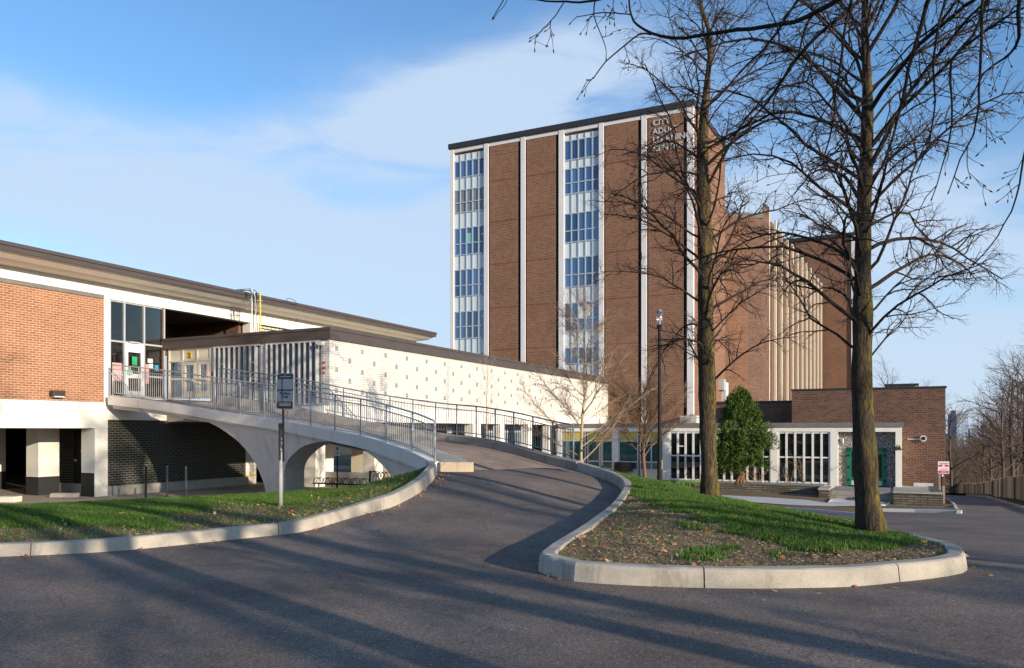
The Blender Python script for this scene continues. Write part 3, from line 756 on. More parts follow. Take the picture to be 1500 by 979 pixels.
# ================================================================== SCHOOL BUILDING (left)
VF, US, VW = -29.1, 24.62, -19.96      # facade plane, short side of the wing, long wall of the wing
B = Bld(A, 'school_building', VF, 20.0, -2.7, 'low school building with orange brick wall, white beam and wide overhanging roof at left', 'building')
B.box('brick_wall', 'orange_brick', (VF - .3, VF, 6, 21.58, 1.12, 5.36))
B.box('metal_strip', 'flash', (VF - .2, VF + .05, 6, 21.56, 5.36, 5.52))
B.box('roof_beam', 'white', [(VF - .35, VF + .02, 21.58, 44.9, 5.39, 6.0), (VF - .35, VF + .02, 6, 21.58, 5.52, 6.0)])
B.box('beam_lip', 'white', (VF + .02, VF + .05, 21.6, 44.9, 5.39, 5.46))
B.box('slim_column', 'white', (VF - .3, VF + .012, 21.58, 21.85, 1.12, 5.39))
B.box('floor_band', 'white', [(VF - .5, VF + .03, 6, 21.74, .07, 1.12), (VF - .5, VF + .03, 21.74, 44.9, .42, 1.36)])
B.box('column', 'white', (VF - .8, VF + .028, 21.16, 21.74, -2.75, .07))
B.box('column_base', 'conc_dark', (VF - .81, VF - .01, 21.15, 21.5, -2.74, -1.75))
B.box('column', 'white', (-32.6, -31.8, 20.6, 21.5, -1.96, .3)); B.box('column_base', 'conc_dark', (-32.61, -31.79, 20.59, 21.51, -2.75, -1.95))
B.box('column', 'white', (-37.6, -36.8, 21.4, 22.3, -1.9, .3)); B.box('column_base', 'conc_dark', (-37.61, -36.79, 21.39, 22.31, -2.75, -1.9))
B.box('column', 'white', (VF - .6, VF + .02, 29.4, 30.1, -2.75, .42)); B.box('column_stripe', 'yellow', (VF - .1, VF + .03, 29.39, 30.11, -2.32, -2.24))
for uu in (35.5, 41.5): B.box('column', 'white', (VF - .6, VF + .02, uu, uu + .7, -2.75, .42))
B.box('brick_return', 'black_brick', (-33.6, VF - .5, 22.2, 22.5, -2.3, .1)); B.box('brick_return_plinth', 'conc', (-33.6, VF - .45, 22.12, 22.5, -2.75, -2.3))
dr = B.box('service_door', 'black_metal', (-31.75, -30.55, 22.12, 22.2, -2.3, -.05)); B.box('door_handle', 'alum', (-31.62, -31.52, 22.05, 22.12, -1.35, -1.25), parent=dr); B.box('door_plate', 'flash', (-31.3, -30.95, 22.11, 22.12, -.95, -.85), parent=dr)
B.box('black_brick_wall', 'black_brick', (VF - .3, VF - .02, 21.74, 29.4, -2.32, .42)); B.box('wall_plinth', 'conc', (VF - .3, VF + .22, 21.76, 29.38, -2.75, -2.32))
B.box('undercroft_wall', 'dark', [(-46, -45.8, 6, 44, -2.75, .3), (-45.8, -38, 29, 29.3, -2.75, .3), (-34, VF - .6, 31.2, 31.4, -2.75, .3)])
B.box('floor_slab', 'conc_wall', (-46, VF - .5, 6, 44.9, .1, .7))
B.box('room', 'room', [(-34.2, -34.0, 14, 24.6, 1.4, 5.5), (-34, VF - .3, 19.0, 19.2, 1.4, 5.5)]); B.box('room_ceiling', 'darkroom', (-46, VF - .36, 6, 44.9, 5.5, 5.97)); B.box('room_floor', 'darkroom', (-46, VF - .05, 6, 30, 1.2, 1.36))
B.box('ceiling_lamp', 'sign_white', (-31.2, -31.0, 21.6, 22.9, 5.36, 5.44))
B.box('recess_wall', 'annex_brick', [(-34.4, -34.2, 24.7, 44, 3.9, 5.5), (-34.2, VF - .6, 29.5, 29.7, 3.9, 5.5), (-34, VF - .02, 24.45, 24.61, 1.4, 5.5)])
B.box('column', 'white', (VF - .5, VF + .015, 29.7, 30.3, 3.6, 5.39))
m = B.mb()                                     # perforated screen of light blocks
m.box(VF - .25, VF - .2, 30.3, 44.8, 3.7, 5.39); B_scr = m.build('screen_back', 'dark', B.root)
m = B.mb(); 
for i in range(48):
    for k in range(11):
        u0 = 30.32 + i * .30 + (.15 if k % 2 else 0); z0 = 3.72 + k * .15
        m.box(VF - .2, VF - .01, u0, u0 + .24, z0, z0 + .085)
m.build('block_screen', 'cream', B.root)
# roof: flat slab, sloping cream eave, dark edge
m = B.mb(); prof = [(-27.6, 6.23), (-28.1, 6.04), (VF + .03, 5.99), (VF - .35, 5.99), (-46, 5.99), (-46, 6.38), (-27.6, 6.38)]
m.prism([(v, 6, z) for v, z in prof], (0, 38.9, 0)); m.build('roof', 'soffit', B.root)
m = B.mb(); m.box(-27.66, -27.55, 5.9, 45.0, 6.21, 6.38); m.box(-27.7, -27.5, 5.88, 45.02, 6.38, 6.51); m.box(-46.2, -27.7, 5.95, 44.98, 6.385, 6.44); m.build('roof_edge', 'fascia', B.root)
# glazed front of the upper lobby
mull = [21.88, 22.56, 23.53, 24.56]
m = B.mb()
for i, u in enumerate(mull): m.box(VF - .12, VF - .01, u - .035, u + .035, 1.36, 5.39)
for z in (1.38, 3.66, 5.33): m.box(VF - .11, VF - .02, 21.88, 24.56, z, z + .07)
m.box(VF - .11, VF - .02, 21.88, 22.5, 2.28, 2.35); m.box(VF - .11, VF - .02, 23.58, 24.5, 2.28, 2.35)
gf = m.build('window_frame', 'alum', B.root)
B.box('pane', 'glass', (VF - .075, VF - .06, 21.88, 24.56, 1.4, 5.36), parent=gf)
m = B.mb(); m.box(VF - .1, VF + .0, 22.6, 22.72, 1.4, 3.5); m.box(VF - .1, VF + .0, 23.36, 23.49, 1.4, 3.5); m.box(VF - .1, VF, 22.72, 23.36, 3.3, 3.5); m.box(VF - .1, VF, 22.72, 23.36, 1.4, 1.65); m.box(VF - .1, VF, 22.72, 23.36, 2.2, 2.38); m.box(VF - .1, VF - .01, 22.6, 23.49, 3.5, 3.66)
dr = m.build('entrance_door', 'white_frame', B.root); B.box('door_closer', 'alum', (VF, VF + .08, 22.75, 23.25, 3.69, 3.75), parent=dr); B.box('door_handle', 'alum', (VF, VF + .08, 22.74, 22.78, 2.3, 2.7), parent=dr)
def paper(b, mat, u0, u1, z0, z1, v=VF - .055, lab=None): b.box('notice', mat, (v, v + .006, u0, u1, z0, z1), label=lab)
paper(B, 'pink_paper', 22.0, 22.45, 2.35, 2.8); paper(B, 'pink_paper', 22.02, 22.44, 2.05, 2.3); paper(B, 'green_paper', 22.9, 23.15, 2.75, 3.12, VF + .003); paper(B, 'teal_paper', 22.66, 22.92, 2.32, 2.55, VF + .003)
paper(B, 'white_paper', 23.72, 23.98, 2.92, 3.1); paper(B, 'pink_paper', 23.62, 23.8, 2.0, 2.85); paper(B, 'white_paper', 23.8, 24.0, 2.68, 2.88); paper(B, 'blue_paper', 24.08, 24.28, 2.6, 2.85)
lg = B.box('wall_light', 'acbrown', (VF, VF + .28, 19.25, 19.75, 1.28, 1.52), bevel=.03); B.box('lens', 'acwhite', (VF + .05, VF + .29, 19.3, 19.7, 1.25, 1.3), parent=lg)
# pipes and cables climbing over the roof edge
vp, up_ = -26.95, 29.55
def wpt(px, py, v): u, d = A.hv(px, v); return (v, u, (HY - py) * d / FL)
pl = root('roof_conduits', A.xy(-27, 28) + (4.0,), 'white mast and grey cables climbing from the dark flat roof over the long eave', 'pipes', rot=-A.t)
def ploc(pts): return [(p[0] + 27, p[1] - 28, p[2] - 4.0) for p in pts]
MB().tube(ploc([wpt(369, 487, -27), wpt(369, 422.5, -27), wpt(354, 424, -27.6), wpt(346, 425, -28.2)]), .028, 8).build('mast', 'acwhite', pl)
for i, x in enumerate((371.5, 374, 376.5)):
    MB().tube(ploc(cr([wpt(x + .5, 487, -27), wpt(x, 470, -26.97), wpt(x + 1.2 * math.sin(i * 2), 450, -26.95), wpt(x - .8, 434 - i, -26.9), wpt(x - 4, 427 - i, -27), wpt(354 - i * 2, 424.5 + i, -27.6)], .2)), .018, 5).build('cable', 'black_metal' if i != 1 else 'alum', pl, smooth=True)
MB().tube(ploc([wpt(366, 439.5, -26.95), wpt(384, 441, -26.95)]), .02, 6).build('bracket', 'alum', pl)
g = root('gas_pipe', A.xy(-27, 28) + (4.0,), 'bright yellow gas pipe bent over the roof edge beside the white mast', 'pipe', rot=-A.t)
MB().tube(ploc([wpt(381.5, 487, -27), wpt(381, 430, -27), wpt(376, 430, -27.4), wpt(373, 431, -28)]), .035, 8).build('pipe', 'yellow', g)
MB().tube(ploc(cr([wpt(435, 473, -28.9), wpt(434.5, 455, -28.6), wpt(433.5, 443, -27.2), wpt(428, 438.5, -27.1), wpt(421, 437.6, -27.1), wpt(419, 441, -27.05)], .2)), .012, 5).build('hanging_cable', 'black_metal', pl)
for i in range(3):
    u = 29.0 - i * .22; B.box('beam_conduit', 'flash', (VF + .02, VF + .06, u, u + .02, 5.42, 5.85)) if i else B.box('beam_conduit', 'flash', (VF + .02, VF + .07, 28.35, 29.15, 5.82, 5.86))

# ================================================================== ENTRANCE WING (white, long)
Wg = Bld(A, 'entrance_wing', VW, US, -2.9, 'long low white brick wing with small square glass blocks and a dark brown roof edge', 'building')
Wg.box('white_brick_wall', 'white_brick', [(VW - .3, VW, US + .02, 58, .98, 3.60), (VW - .42, VW - .3, US, US + .3, .9, 3.6)])
Wg.box('white_brick_pier', 'white_brick', (VW - .34, VW - .002, US - .02, US + .02, .9, 3.58))
Wg.box('wall_beam', 'white', (VW - .3, VW + .015, US, 58, .33, .98))
Wg.box('roof_edge', 'fascia', [(VF + .02, VW + .14, US - .16, US + .3, 3.57, 3.92), (VW - .2, VW + .14, US + .3, 58, 3.57, 3.92)])
Wg.box('roof_rim', 'fascia', [(VF + .02, VW + .18, US - .2, US + .35, 3.92, 4.03), (VW - .25, VW + .18, US + .35, 58, 3.92, 4.03)])
Wg.box('roof', 'flash', (VF + .02, VW - .25, US + .35, 58, 3.7, 3.9))
Wg.box('floor', 'conc_wall', (VF + .05, VW - .3, US + .02, 57.9, .35, .9))
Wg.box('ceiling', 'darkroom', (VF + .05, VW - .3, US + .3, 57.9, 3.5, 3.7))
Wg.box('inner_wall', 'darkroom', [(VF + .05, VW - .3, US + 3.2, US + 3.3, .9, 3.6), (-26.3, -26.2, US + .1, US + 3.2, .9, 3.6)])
k = 0; uu = 25.04
while uu < 57.4:
    for z in ((3.25, 2.41, 1.57) if k % 2 == 0 else (2.82, 1.98)):
        if k > 2 or z > 1.2: Wg.box('glass_block', 'gblock', (VW - .05, VW + .012, uu - .085, uu + .085, z - .10, z + .10))
    k += 1; uu += .835
for px in (846, 877): u_ = A.hv(px, VW)[0]; Wg.box('downpipe', 'white', (VW + .01, VW + .12, u_, u_ + .12, .4, 3.57))
# short side: doors, then tall fins
y0 = US + .06
def vx(px): return A.hu(px, US)[0]
m = Wg.mb()
for px in (248.5, 268.5, 289.5, 309): v = vx(px); m.box(v - .045, v + .045, US - .05, US + .08, 1.36, 3.57)
for z in (1.36, 2.98, 3.50): m.box(vx(248.5), vx(309), US - .045, US + .07, z, z + .07)
m.box(vx(248.5), vx(268.5), US - .03, US + .05, 2.2, 2.26)
df = m.build('door_frame', 'cream', Wg.root); Wg.box('brick_strip', 'annex_brick', (VF + .06, vx(248.5) + .02, US, US + .2, 1.3, 3.57)); Wg.box('pane', 'glass', (vx(248.5), vx(309), US + .015, US + .03, 1.4, 3.0), parent=df)
Wg.box('transom_panel', 'cream', (vx(248.5), vx(309), US - .01, US + .02, 3.04, 3.52), parent=df)
for a_, b_ in ((269.5, 288.5), (290.5, 308)):
    v0, v1 = vx(a_), vx(b_); m = Wg.mb(); m.box(v0 + .03, v0 + .15, US - .06, US, 1.4, 2.96); m.box(v1 - .15, v1 - .03, US - .06, US, 1.4, 2.96); m.box(v0 + .15, v1 - .15, US - .06, US, 2.82, 2.96); m.box(v0 + .15, v1 - .15, US - .06, US, 1.4, 1.68); m.box(v0 + .15, v1 - .15, US - .06, US, 2.12, 2.24)
    d_ = m.build('door', 'cream', Wg.root); Wg.box('push_bar', 'alum', (v0 + .15, v1 - .15, US - .12, US - .08, 2.15, 2.19), parent=d_)
v = vx(278); pt = Wg.box('number_plate', 'yellow', (v - .11, v + .11, US - .03, US - .012, 3.14, 3.42))
put_text('number', '2', .30, 'sign_black', Wg.root, v - VW, -.035, 3.14 + 2.9, .004)
Wg.box('pier', 'conc_pale', (vx(309.5), vx(314.5), US - .04, US + .2, .9, 3.57)); Wg.box('pier', 'conc_pale', (vx(383.2), vx(391.2), US - .06, US + .2, .9, 3.57))
fins = [317, 323.6, 330.7, 337.9, 345.7, 352.9, 360.7, 368.6, 376.4, 392.9, 400, 407.9, 416, 424, 432, 440.7, 448.6, 457, 465.7]
for px in fins:
    v = vx(px); Wg.box('fin', 'alum', (v - .022, v + .022, US - .14, US + .06, 1.0, 3.5))
Wg.box('fin_rail', 'alum', [(vx(314), vx(383), US - .1, US + .1, 3.48, 3.57), (vx(391), vx(472), US - .1, US + .1, 3.48, 3.57), (vx(314), vx(472), US - .1, US + .1, .98, 1.06)])
gp = Wg.box('window', 'bglass', (vx(314), vx(472), US + .045, US + .06, 1.0, 3.5)); Wg.box('crossbar', 'alum', [(vx(324), vx(330), US - .02, US + .07, 2.78, 2.84), (vx(369), vx(376), US - .02, US + .07, 2.78, 2.84), (vx(369), vx(376), US - .02, US + .07, 2.1, 2.16)], parent=gp)
Wg.box('low_wall', 'cream', (vx(314), vx(484) - .02, US - .02, US + .15, .42, 1.0)); Wg.box('ledge', 'white', (vx(430), vx(484) - .03, US - .35, US - .02, .55, .95))
for px, w_, z, mt in ((343, .12, 2.25, 'blue_paper'), (413, .12, 2.3, 'blue_paper'), (429.5, .15, 2.35, 'white_paper'), (438, .14, 2.35, 'pink_paper'), (445.5, .08, 2.6, 'blue_paper')):
    v = vx(px); Wg.box('notice', mt, (v - w_, v + w_ * .3, US + .035, US + .042, z - .12, z + .22))
for z in (2.66, 2.45, 2.25): Wg.box('alarm_plate', 'red', (vx(475.5) - .10, vx(475.5) + .06, US - .05, US - .02, z - .03, z + .03))
sc_ = Wg.box('security_camera', 'acwhite', (VW - .38, VW - .1, US - .34, US - .16, 3.3, 3.45), bevel=.03); Wg.box('camera_bracket', 'alum', (VW - .28, VW - .2, US - .2, US - .02, 3.4, 3.5), parent=sc_)
Wg.box('intercom', 'red', (vx(312) - .04, vx(312) + .04, US - .06, US - .04, 2.3, 2.5))
# undercroft: piers, dark windows, low white walls
for u0, u1 in ((36.3, 37.2), (39.5, 40.05), (43.2, 43.75), (46.45, 47.05), (51, 51.6)): Wg.box('pier', 'white', (VW - .5, VW - .0, u0, u1, -3.0, .33))
Wg.box('pier', 'white', (-25.3, -24.6, 29.3, 30.0, -2.8, .35)); Wg.box('pier', 'white', (-24.3, -23.6, 32.6, 33.3, -2.8, .35))
Wg.box('lower_wall', 'cream', [(-28.9, -20.6, 37.6, 37.8, -2.8, .35)]); Wg.box('low_white_wall', 'white', (-26.6, -22.6, 31.4, 31.6, -2.75, -2.1))
lw = Wg.box('lower_window', 'bglass', (-27.2, -23.2, 37.52, 37.58, -1.95, -.2)); Wg.box('frame', 'flash', [(-27.2, -23.2, 37.5, 37.53, z, z + .05) for z in (-1.97, -1.4, -.8, -.2)] + [(v, v + .05, 37.495, 37.53, -1.95, -.2) for v in (-27.2, -25.2, -23.25)], parent=lw)
Wg.box('lower_glazing', 'bglass', [(VW - 1.6, VW - 1.55, 36.2, 46, -2.9, .33)]); m = Wg.mb()
for i in range(33): m.box(VW - 1.54, VW - 1.50, 36.2 + i * .3, 36.25 + i * .3, -2.9, .33)
for z in (-.15, -1.3): m.box(VW - 1.53, VW - 1.49, 36.2, 46, z, z + .06)
m.build('lower_glazing_bars', 'greyframe', Wg.root)
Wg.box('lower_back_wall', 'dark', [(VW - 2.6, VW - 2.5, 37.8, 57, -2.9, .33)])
Wg.box('green_door_frame', 'green', [(VW - 1.3, VW - 1.2, 46.9, 49.3, -2.9, -.7)])
Wg.box('end_wall', 'cream', (VW - 1.2, VW - .1, 50.2, 50.4, -2.9, .33))

# ================================================================== TOWER
x, y = W(1016, 0, 58.0)[:2]; VT2, UT2 = T.vu(x, y); VT, UT = A.vu(x, y)
ZT = 24.36
M['course_brick'] = brick('course brick', (.235, .09, .05), (.15, .055, .035), (.2, .12, .09), .12, .2, .01, .1)
Tw = Bld(A, 'brick_tower', VT, UT, -3.2, 'tall brown brick tower with white pilasters and two bays of blue windows', 'building')
def tv(px): return A.hu(px, UT)[0]
v_l, v_r = tv(660), VT
Tw.box('brick_wall', 'tower_brick', (v_l + .1, v_r - 1.2, UT + .2, UT + 12, -3.2, ZT - .42), (v_r - 1.2, v_r - .02, UT + .2, UT + .32, -3.2, ZT - .42))
pil = [(660, 665), (709.6, 715.7), (763.5, 769.7), (819, 826.5), (877.8, 884.6), (940, 947.5), (1006.8, 1015.8)]
for a_, b_ in pil: Tw.box('pilaster', 'pilaster', (tv(a_), tv(b_), UT - .10, UT + .3, -3.2, ZT - .42))
for a_, b_ in ((1, 2), (2, 3), (4, 5), (5, 6)):
    Tw.box('brick_panel', 'tower_brick', (tv(pil[a_][1]) + .12, tv(pil[b_][0]) - .28, UT - .02, UT + .2, -3.2, ZT - .75)); 
    Tw.box('pilaster_shade', 'dark', [(tv(pil[b_][0]) - .28, tv(pil[b_][0]), UT + .16, UT + .2, -3.2, ZT - .75)])  # dark strip painted in as the shadow each pilaster casts to its left
Tw.box('cornice', 'pilaster', (v_l, v_r + .015, UT - .06, UT + .26, ZT - .75, ZT - .42))
Tw.box('roof_edge', 'darkcap', (v_l - .12, v_r - 1.2, UT - .22, UT + 12.1, ZT - .42, ZT), (v_r - 1.2, v_r + .1, UT - .22, UT + .30, ZT - .42, ZT))
# the long side runs at a slightly wider angle than the front
u1 = T.hv(1062, VT2)[0]
def t2a(v, u): return A.vu(*T.xy(v, u))
c0, c1 = t2a(VT2, UT2 + .3), t2a(VT2, u1)
m = Tw.mb(); m.prism([c0 + (-3.2,), c1 + (-3.2,), (c1[0] - 1.6, c1[1], -3.2), (v_r - 1.3, c0[1], -3.2)], (0, 0, ZT - .42 + 3.2)); m.build('side_wall', 'side_brick', Tw.root)
c0 = t2a(VT2 + .1, UT2 + .31); c1 = t2a(VT2 + .1, u1 + .05)
m = Tw.mb(); m.prism([c0 + (ZT - .41,), c1 + (ZT - .41,), (c1[0] - 1.6, c1[1], ZT - .41), (v_r - 1.4, c0[1], ZT - .41)], (0, 0, .41)); m.build('roof_edge', 'darkcap', Tw.root)
def bay(pa, pb, rows, bottom, blind=None):
    va, vb = tv(pa), tv(pb); n = 5; w = (vb - va) / n
    spand = []; z = ZT - .95
    wins = [(zt_, zb_, tr) for zt_, zb_, tr in rows]
    tops = [ZT - .95] + [r[1] for r in wins]; bots = [r[0] for r in wins] + [bottom]
    for a_, b_ in zip(tops, bots):
        if a_ - b_ < .1: continue
        m_ = Tw.mb(); m_.box(va, vb, UT + .10, UT + .2, b_, a_); o_ = m_.build('spandrel_panel', 'panel', Tw.root)
        m_ = Tw.mb()
        for i in range(n + 1): m_.box(va + i * w - .04, va + i * w + .04, UT + .04, UT + .10, b_, a_)
        m_.build('mullion', 'greyframe', o_)
    for j, (a_, b_, tr) in enumerate(wins):
        m_ = Tw.mb()
        for i in range(n + 1): m_.box(va + i * w - .045, va + i * w + .045, UT + .03, UT + .14, b_, a_)
        for zz in [a_ - .04, b_ + .04] + ([tr] if tr else []): m_.box(va, vb, UT + .035, UT + .13, zz - .045, zz + .045)
        o_ = m_.build('window', 'greyframe', Tw.root)
        for i in range(n):
            Tw.box('pane', 'tblind' if blind == j else ('tglass', 'tglass2', 'tglass', 'tglass3', 'tglass', 'tglass2', 'tglass')[(i * 3 + j * 5 + (2 if pa > 700 else 0)) % 7], (va + i * w + .045, va + (i + 1) * w - .045, UT + .10, UT + .12, b_, a_), parent=o_)
bay(665, 709.6, [(22.85, 21.40, None), (20.40, 18.42, 19.3), (17.15, 14.82, 15.8), (13.62, 11.30, 12.25), (10.06, 7.72, 8.76), (6.5, 4.2, 5.2)], 2.0, blind=1)
bay(826.5, 877.8, [(23.0, 21.4, None), (20.75, 18.7, 19.6), (17.2, 14.85, 15.8), (13.68, 11.3, 12.3), (10.1, 7.8, 8.8), (6.55, 5.2, None)], 4.2)
for px_, z_, w_ in ((687, 16.2, .24), (850, 9.3, .3), (863, 9.4, .3)): Tw.box('notice', 'teal_paper' if px_ < 700 else 'white_paper', (tv(px_) - w_, tv(px_) + w_, UT + .08, UT + .095, z_ - .45, z_ + .45))
for z_ in (16.4, 12.9, 9.5): Tw.box('office_lamp', 'sign_white', (tv(704.5), tv(708.5), UT + .085, UT + .095, z_, z_ + .1))
for a_, b_ in ((1, 2), (2, 3), (4, 5), (5, 6)):
    for z_ in (20.6, 17.2, 13.7, 10.1, 6.6): Tw.box('soldier_course', 'course_brick', (tv(pil[a_][1]) + .12, tv(pil[b_][0]) - .28, UT - .026, UT - .01, z_, z_ + .11))
TVX = tv(956.3)
for i, (t_, z) in enumerate((('CITY', 22.95), ('ADULT', 22.3), ('LEARNING', 21.65), ('CENTRE', 21.0))):
    put_text('lettering', t_, .61, 'letters', Tw.root, TVX - VT, -.06, z + 3.2, .03, 'LEFT')
ca = t2a(VT2, T.hv(1058, VT2)[0]); ac = Tw.box('wall_cabinet', 'acwhite', (ca[0] - .3, ca[0] + .35, ca[1] - .3, ca[1] + .9, 2.4, 4.0)); cb_ = t2a(VT2, T.hv(1054.5, VT2)[0]); Tw.box('cabinet_box', 'alum', (cb_[0] - .3, cb_[0] + .4, cb_[1] - .4, cb_[1] + .5, 3.3, 4.2))
# middle block with cream fins, going back from the tower
VT, UT = VT2, UT2; u_m = u1
Fb = Bld(T, 'finned_block', VT, u_m, -3.5, 'lower brick block beside the tower with a row of tall cream fins', 'building')
def wq(pts): return [T.vu(*W(px, 0, d)[:2]) for px, d in pts]
def fprism(name, mat, pts, z0, z1, b=None):
    b = b or Fb; m_ = b.mb(); m_.prism([q + (z0,) for q in wq(pts)], (0, 0, z1 - z0)); return m_.build(name, mat, b.root)
Dm = 73.0
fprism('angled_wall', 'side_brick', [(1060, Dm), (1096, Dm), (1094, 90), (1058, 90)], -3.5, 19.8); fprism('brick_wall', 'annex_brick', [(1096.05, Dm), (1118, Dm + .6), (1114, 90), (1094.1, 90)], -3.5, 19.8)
fprism('roof_edge', 'darkcap', [(1060, Dm - .15), (1118, Dm + .4), (1114, 90), (1058, 90)], 19.8, 20.25)
v2 = T.vu(*W(1127, 0, 75.0)[:2])[0]; u3 = T.vu(*W(1127, 0, 75.0)[:2])[1]
fprism('end_pier', 'annex_brick', [(1118.05, Dm + .6), (1126.9, 74.9), (1122, 85), (1113, 85)], -3.5, 21.0); fprism('pier_cap', 'darkcap', [(1117.9, Dm + .4), (1127, 74.8), (1122, 85), (1113, 85)], 21.0, 21.25)
ue = T.hv(1205, v2)[0]
Fb.box('wing_wall', 'tower_brick', (v2 - 4, v2 - 1.1, u3 + .1, ue, -3.5, 20.4)); Fb.box('wing_glazing', 'greyframe', (v2 - 1.1, v2 - .28, u3 + .1, ue, -3.5, 20.0))
nf = 12
for i in range(nf):
    st_ = (ue - u3 - .8) / (nf - 1); u = u3 + .15 + i * st_; Fb.box('fin', 'cream', (v2 - .25, v2 - .02, u, u + .3, -3.5, 20.95 + .03 * (i % 3))); Fb.box('window_strip', 'bglass', [(v2 - .28, v2 - .25, u + .5, u + st_ * .45, z, z + 1.6) for z in (2, 6, 10, 14, 17.5)])
    Fb.box('brown_strip', 'brownbark', (v2 - .28, v2 - .16, u + st_ * .5, u + st_ * .93, -3.5, 20.4))
ur = ue + .9; vr2 = T.hu(1253, ur)[0]; vr1 = T.hu(1247, ur)[0]
Rb = Bld(T, 'rear_block', vr2, ur, -5, 'rear dark brick block behind the big right tree with a white corner pilaster', 'building')
Rb.box('brick_wall', 'tower_brick', (vr2 - 26, vr1, ur + .2, ur + 25, -5, 27.6)); Rb.box('pilaster', 'pilaster', (vr1, vr2, ur, ur + .5, -5, 27.6)); Rb.box('side_wall', 'side_brick', (vr1, vr2 - .05, ur + .5, ur + 25, -5, 27.6)); Rb.box('roof_edge', 'darkcap', (vr2 - 26, vr2 + .1, ur - .1, ur + 25.1, 27.6, 28.05))

# ================================================================== ANNEX (low entrance building)
UA = 46.5
An = Bld(A, 'annex_building', 0.0, UA, -3.05, 'low annex with white framed window bays, green door and brown brick upper wall', 'building')
def av(px, u=UA): return A.hu(px, u)[0]
v0a, v1a = VW + .6, av(1320.8)
An.box('roof_flashing', 'flash', [(v0a, v1a + .1, UA - .14, UA + 1.4, .16, .40)]); An.box('front_beam', 'white', (v0a, v1a, UA - .06, UA + 1.2, -.10, .155)); An.box('roof', 'flash', (v0a, v1a, UA + 1.4, UA + 11, .1, .3))
for a_, b_ in ((816, 822), (897.6, 906), (971.5, 980.4), (1128.8, 1138.9), (1216.4, 1227.4), (1311.8, 1320.8)): An.box('pier', 'pilaster' if b_ < 980 else 'white', (av(a_), av(b_), UA - .055, UA + .5, -3.6, -.10))
An.box('side_pier', 'white', (v1a - .02, v1a + .012, UA, UA + 1.45, -3.6, .155)); An.box('base_kerb', 'conc', (v0a, av(1216), UA - .25, UA + .3, -3.8, -3.0))
# glazed bays with thin white mullions
def glbay(pxa, pxb, xs, zb=-2.98, bars=(-1.53,)):
    m_ = An.mb(); va, vb = av(pxa), av(pxb)
    for px in xs: v = av(px); m_.box(v - .055, v + .055, UA - .02, UA + .12, zb, -.1)
    for z in list(bars) + [zb + .04, -.16]: m_.box(va, vb, UA + .0, UA + .1, z - .04, z + .04)
    o_ = m_.build('window', 'white_frame', An.root)
    An.box('pane', 'dglass', (va, vb, UA + .05, UA + .07, zb, -.1), parent=o_); return o_
glbay(1138.9, 1216.4, (1140.3, 1152, 1164.7, 1177.7, 1190.5, 1203.4, 1215.2))
o_ = glbay(980.4, 1128.8, [981.5 + i * 11.3 for i in range(14)]); An.box('bar', 'white_frame', (av(991), av(1001), UA - .01, UA + .09, -1.0, -.93), parent=o_)
An.box('blind', 'white_paper', (av(1141), av(1216), UA + .14, UA + .16, -.75, -.1))
for a_, b_ in ((1155, 1163), (1168, 1174)): pass
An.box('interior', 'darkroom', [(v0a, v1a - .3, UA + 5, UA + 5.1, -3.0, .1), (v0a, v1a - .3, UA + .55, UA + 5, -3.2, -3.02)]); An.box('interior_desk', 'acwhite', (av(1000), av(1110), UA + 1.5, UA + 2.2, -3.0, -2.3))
for pa, pb in ((822, 858), (860, 897.6), (906, 935), (937, 971.5)):
    m_ = An.mb(); va, vb = av(pa), av(pb); m_.box(va, va + .07, UA, UA + .1, -2.4, -.1); m_.box(vb - .07, vb, UA, UA + .1, -2.4, -.1); m_.box(va, vb, UA, UA + .1, -2.45, -2.37); m_.box(va, vb, UA, UA + .1, -2.0, -1.92); m_.box(va, vb, UA, UA + .1, -.72, -.66)
    if pb - pa > 33: m_.box((va + vb) / 2 - .035, (va + vb) / 2 + .035, UA, UA + .1, -2.4, -.66)
    o_ = m_.build('window', 'alum', An.root); An.box('pane', 'tealglass', (va, vb, UA + .05, UA + .07, -2.4, -.7), parent=o_); An.box('top_panel', 'yellow_panel', (va, vb, UA + .04, UA + .08, -.66, -.1), parent=o_)
    An.box('lower_panel', 'cream', (va, vb, UA + .02, UA + .12, -3.1, -2.45))
uac = An.box('window_air_conditioner', 'acbrown', (av(903.5), av(927), UA - .55, UA + .02, -2.52, -1.98)); An.box('grille', 'black_metal', [(av(906), av(914), UA - .565, UA - .55, -2.46 + i * .07, -2.43 + i * .07) for i in range(7)], parent=uac)
# door bay
An.box('pebble_wall', 'pebble', [(av(1227.4), av(1240.8), UA + .4, UA + .6, -3.1, -.1), (av(1298.6), av(1311.8), UA + .4, UA + .6, -3.1, -.1), (av(1240.8), av(1298.6), UA + .4, UA + .6, -.98, -.1)])
m_ = An.mb(); va, vb = av(1240.8, UA + .35), av(1298.6, UA + .35); vc = (va + vb) / 2
for a_, b_ in ((va, va + .22), (vb - .22, vb), (vc - .2, vc + .2)): m_.box(a_, b_, UA + .3, UA + .44, -3.04, -.98)
m_.box(va, vb, UA + .3, UA + .44, -1.2, -.98); m_.box(va + .2, vb - .2, UA + .31, UA + .42, -2.76, -2.6)
dd = m_.build('entrance_door', 'green', An.root); An.box('kick_plate', 'acwhite', (va + .22, vb - .22, UA + .32, UA + .41, -3.02, -2.76), parent=dd); An.box('pane', 'dglass', (va + .2, vb - .2, UA + .38, UA + .4, -2.6, -1.2), parent=dd)
An.box('hinge', 'black_metal', [(p, p + .1, UA + .28, UA + .3, z, z + .12) for p in (va + .02, vb - .12) for z in (-2.8, -2.1, -1.45)], parent=dd); An.box('interior_panel', 'red', (vc + .3, vc + .55, UA + 2, UA + 2.1, -2.9, -2.1))
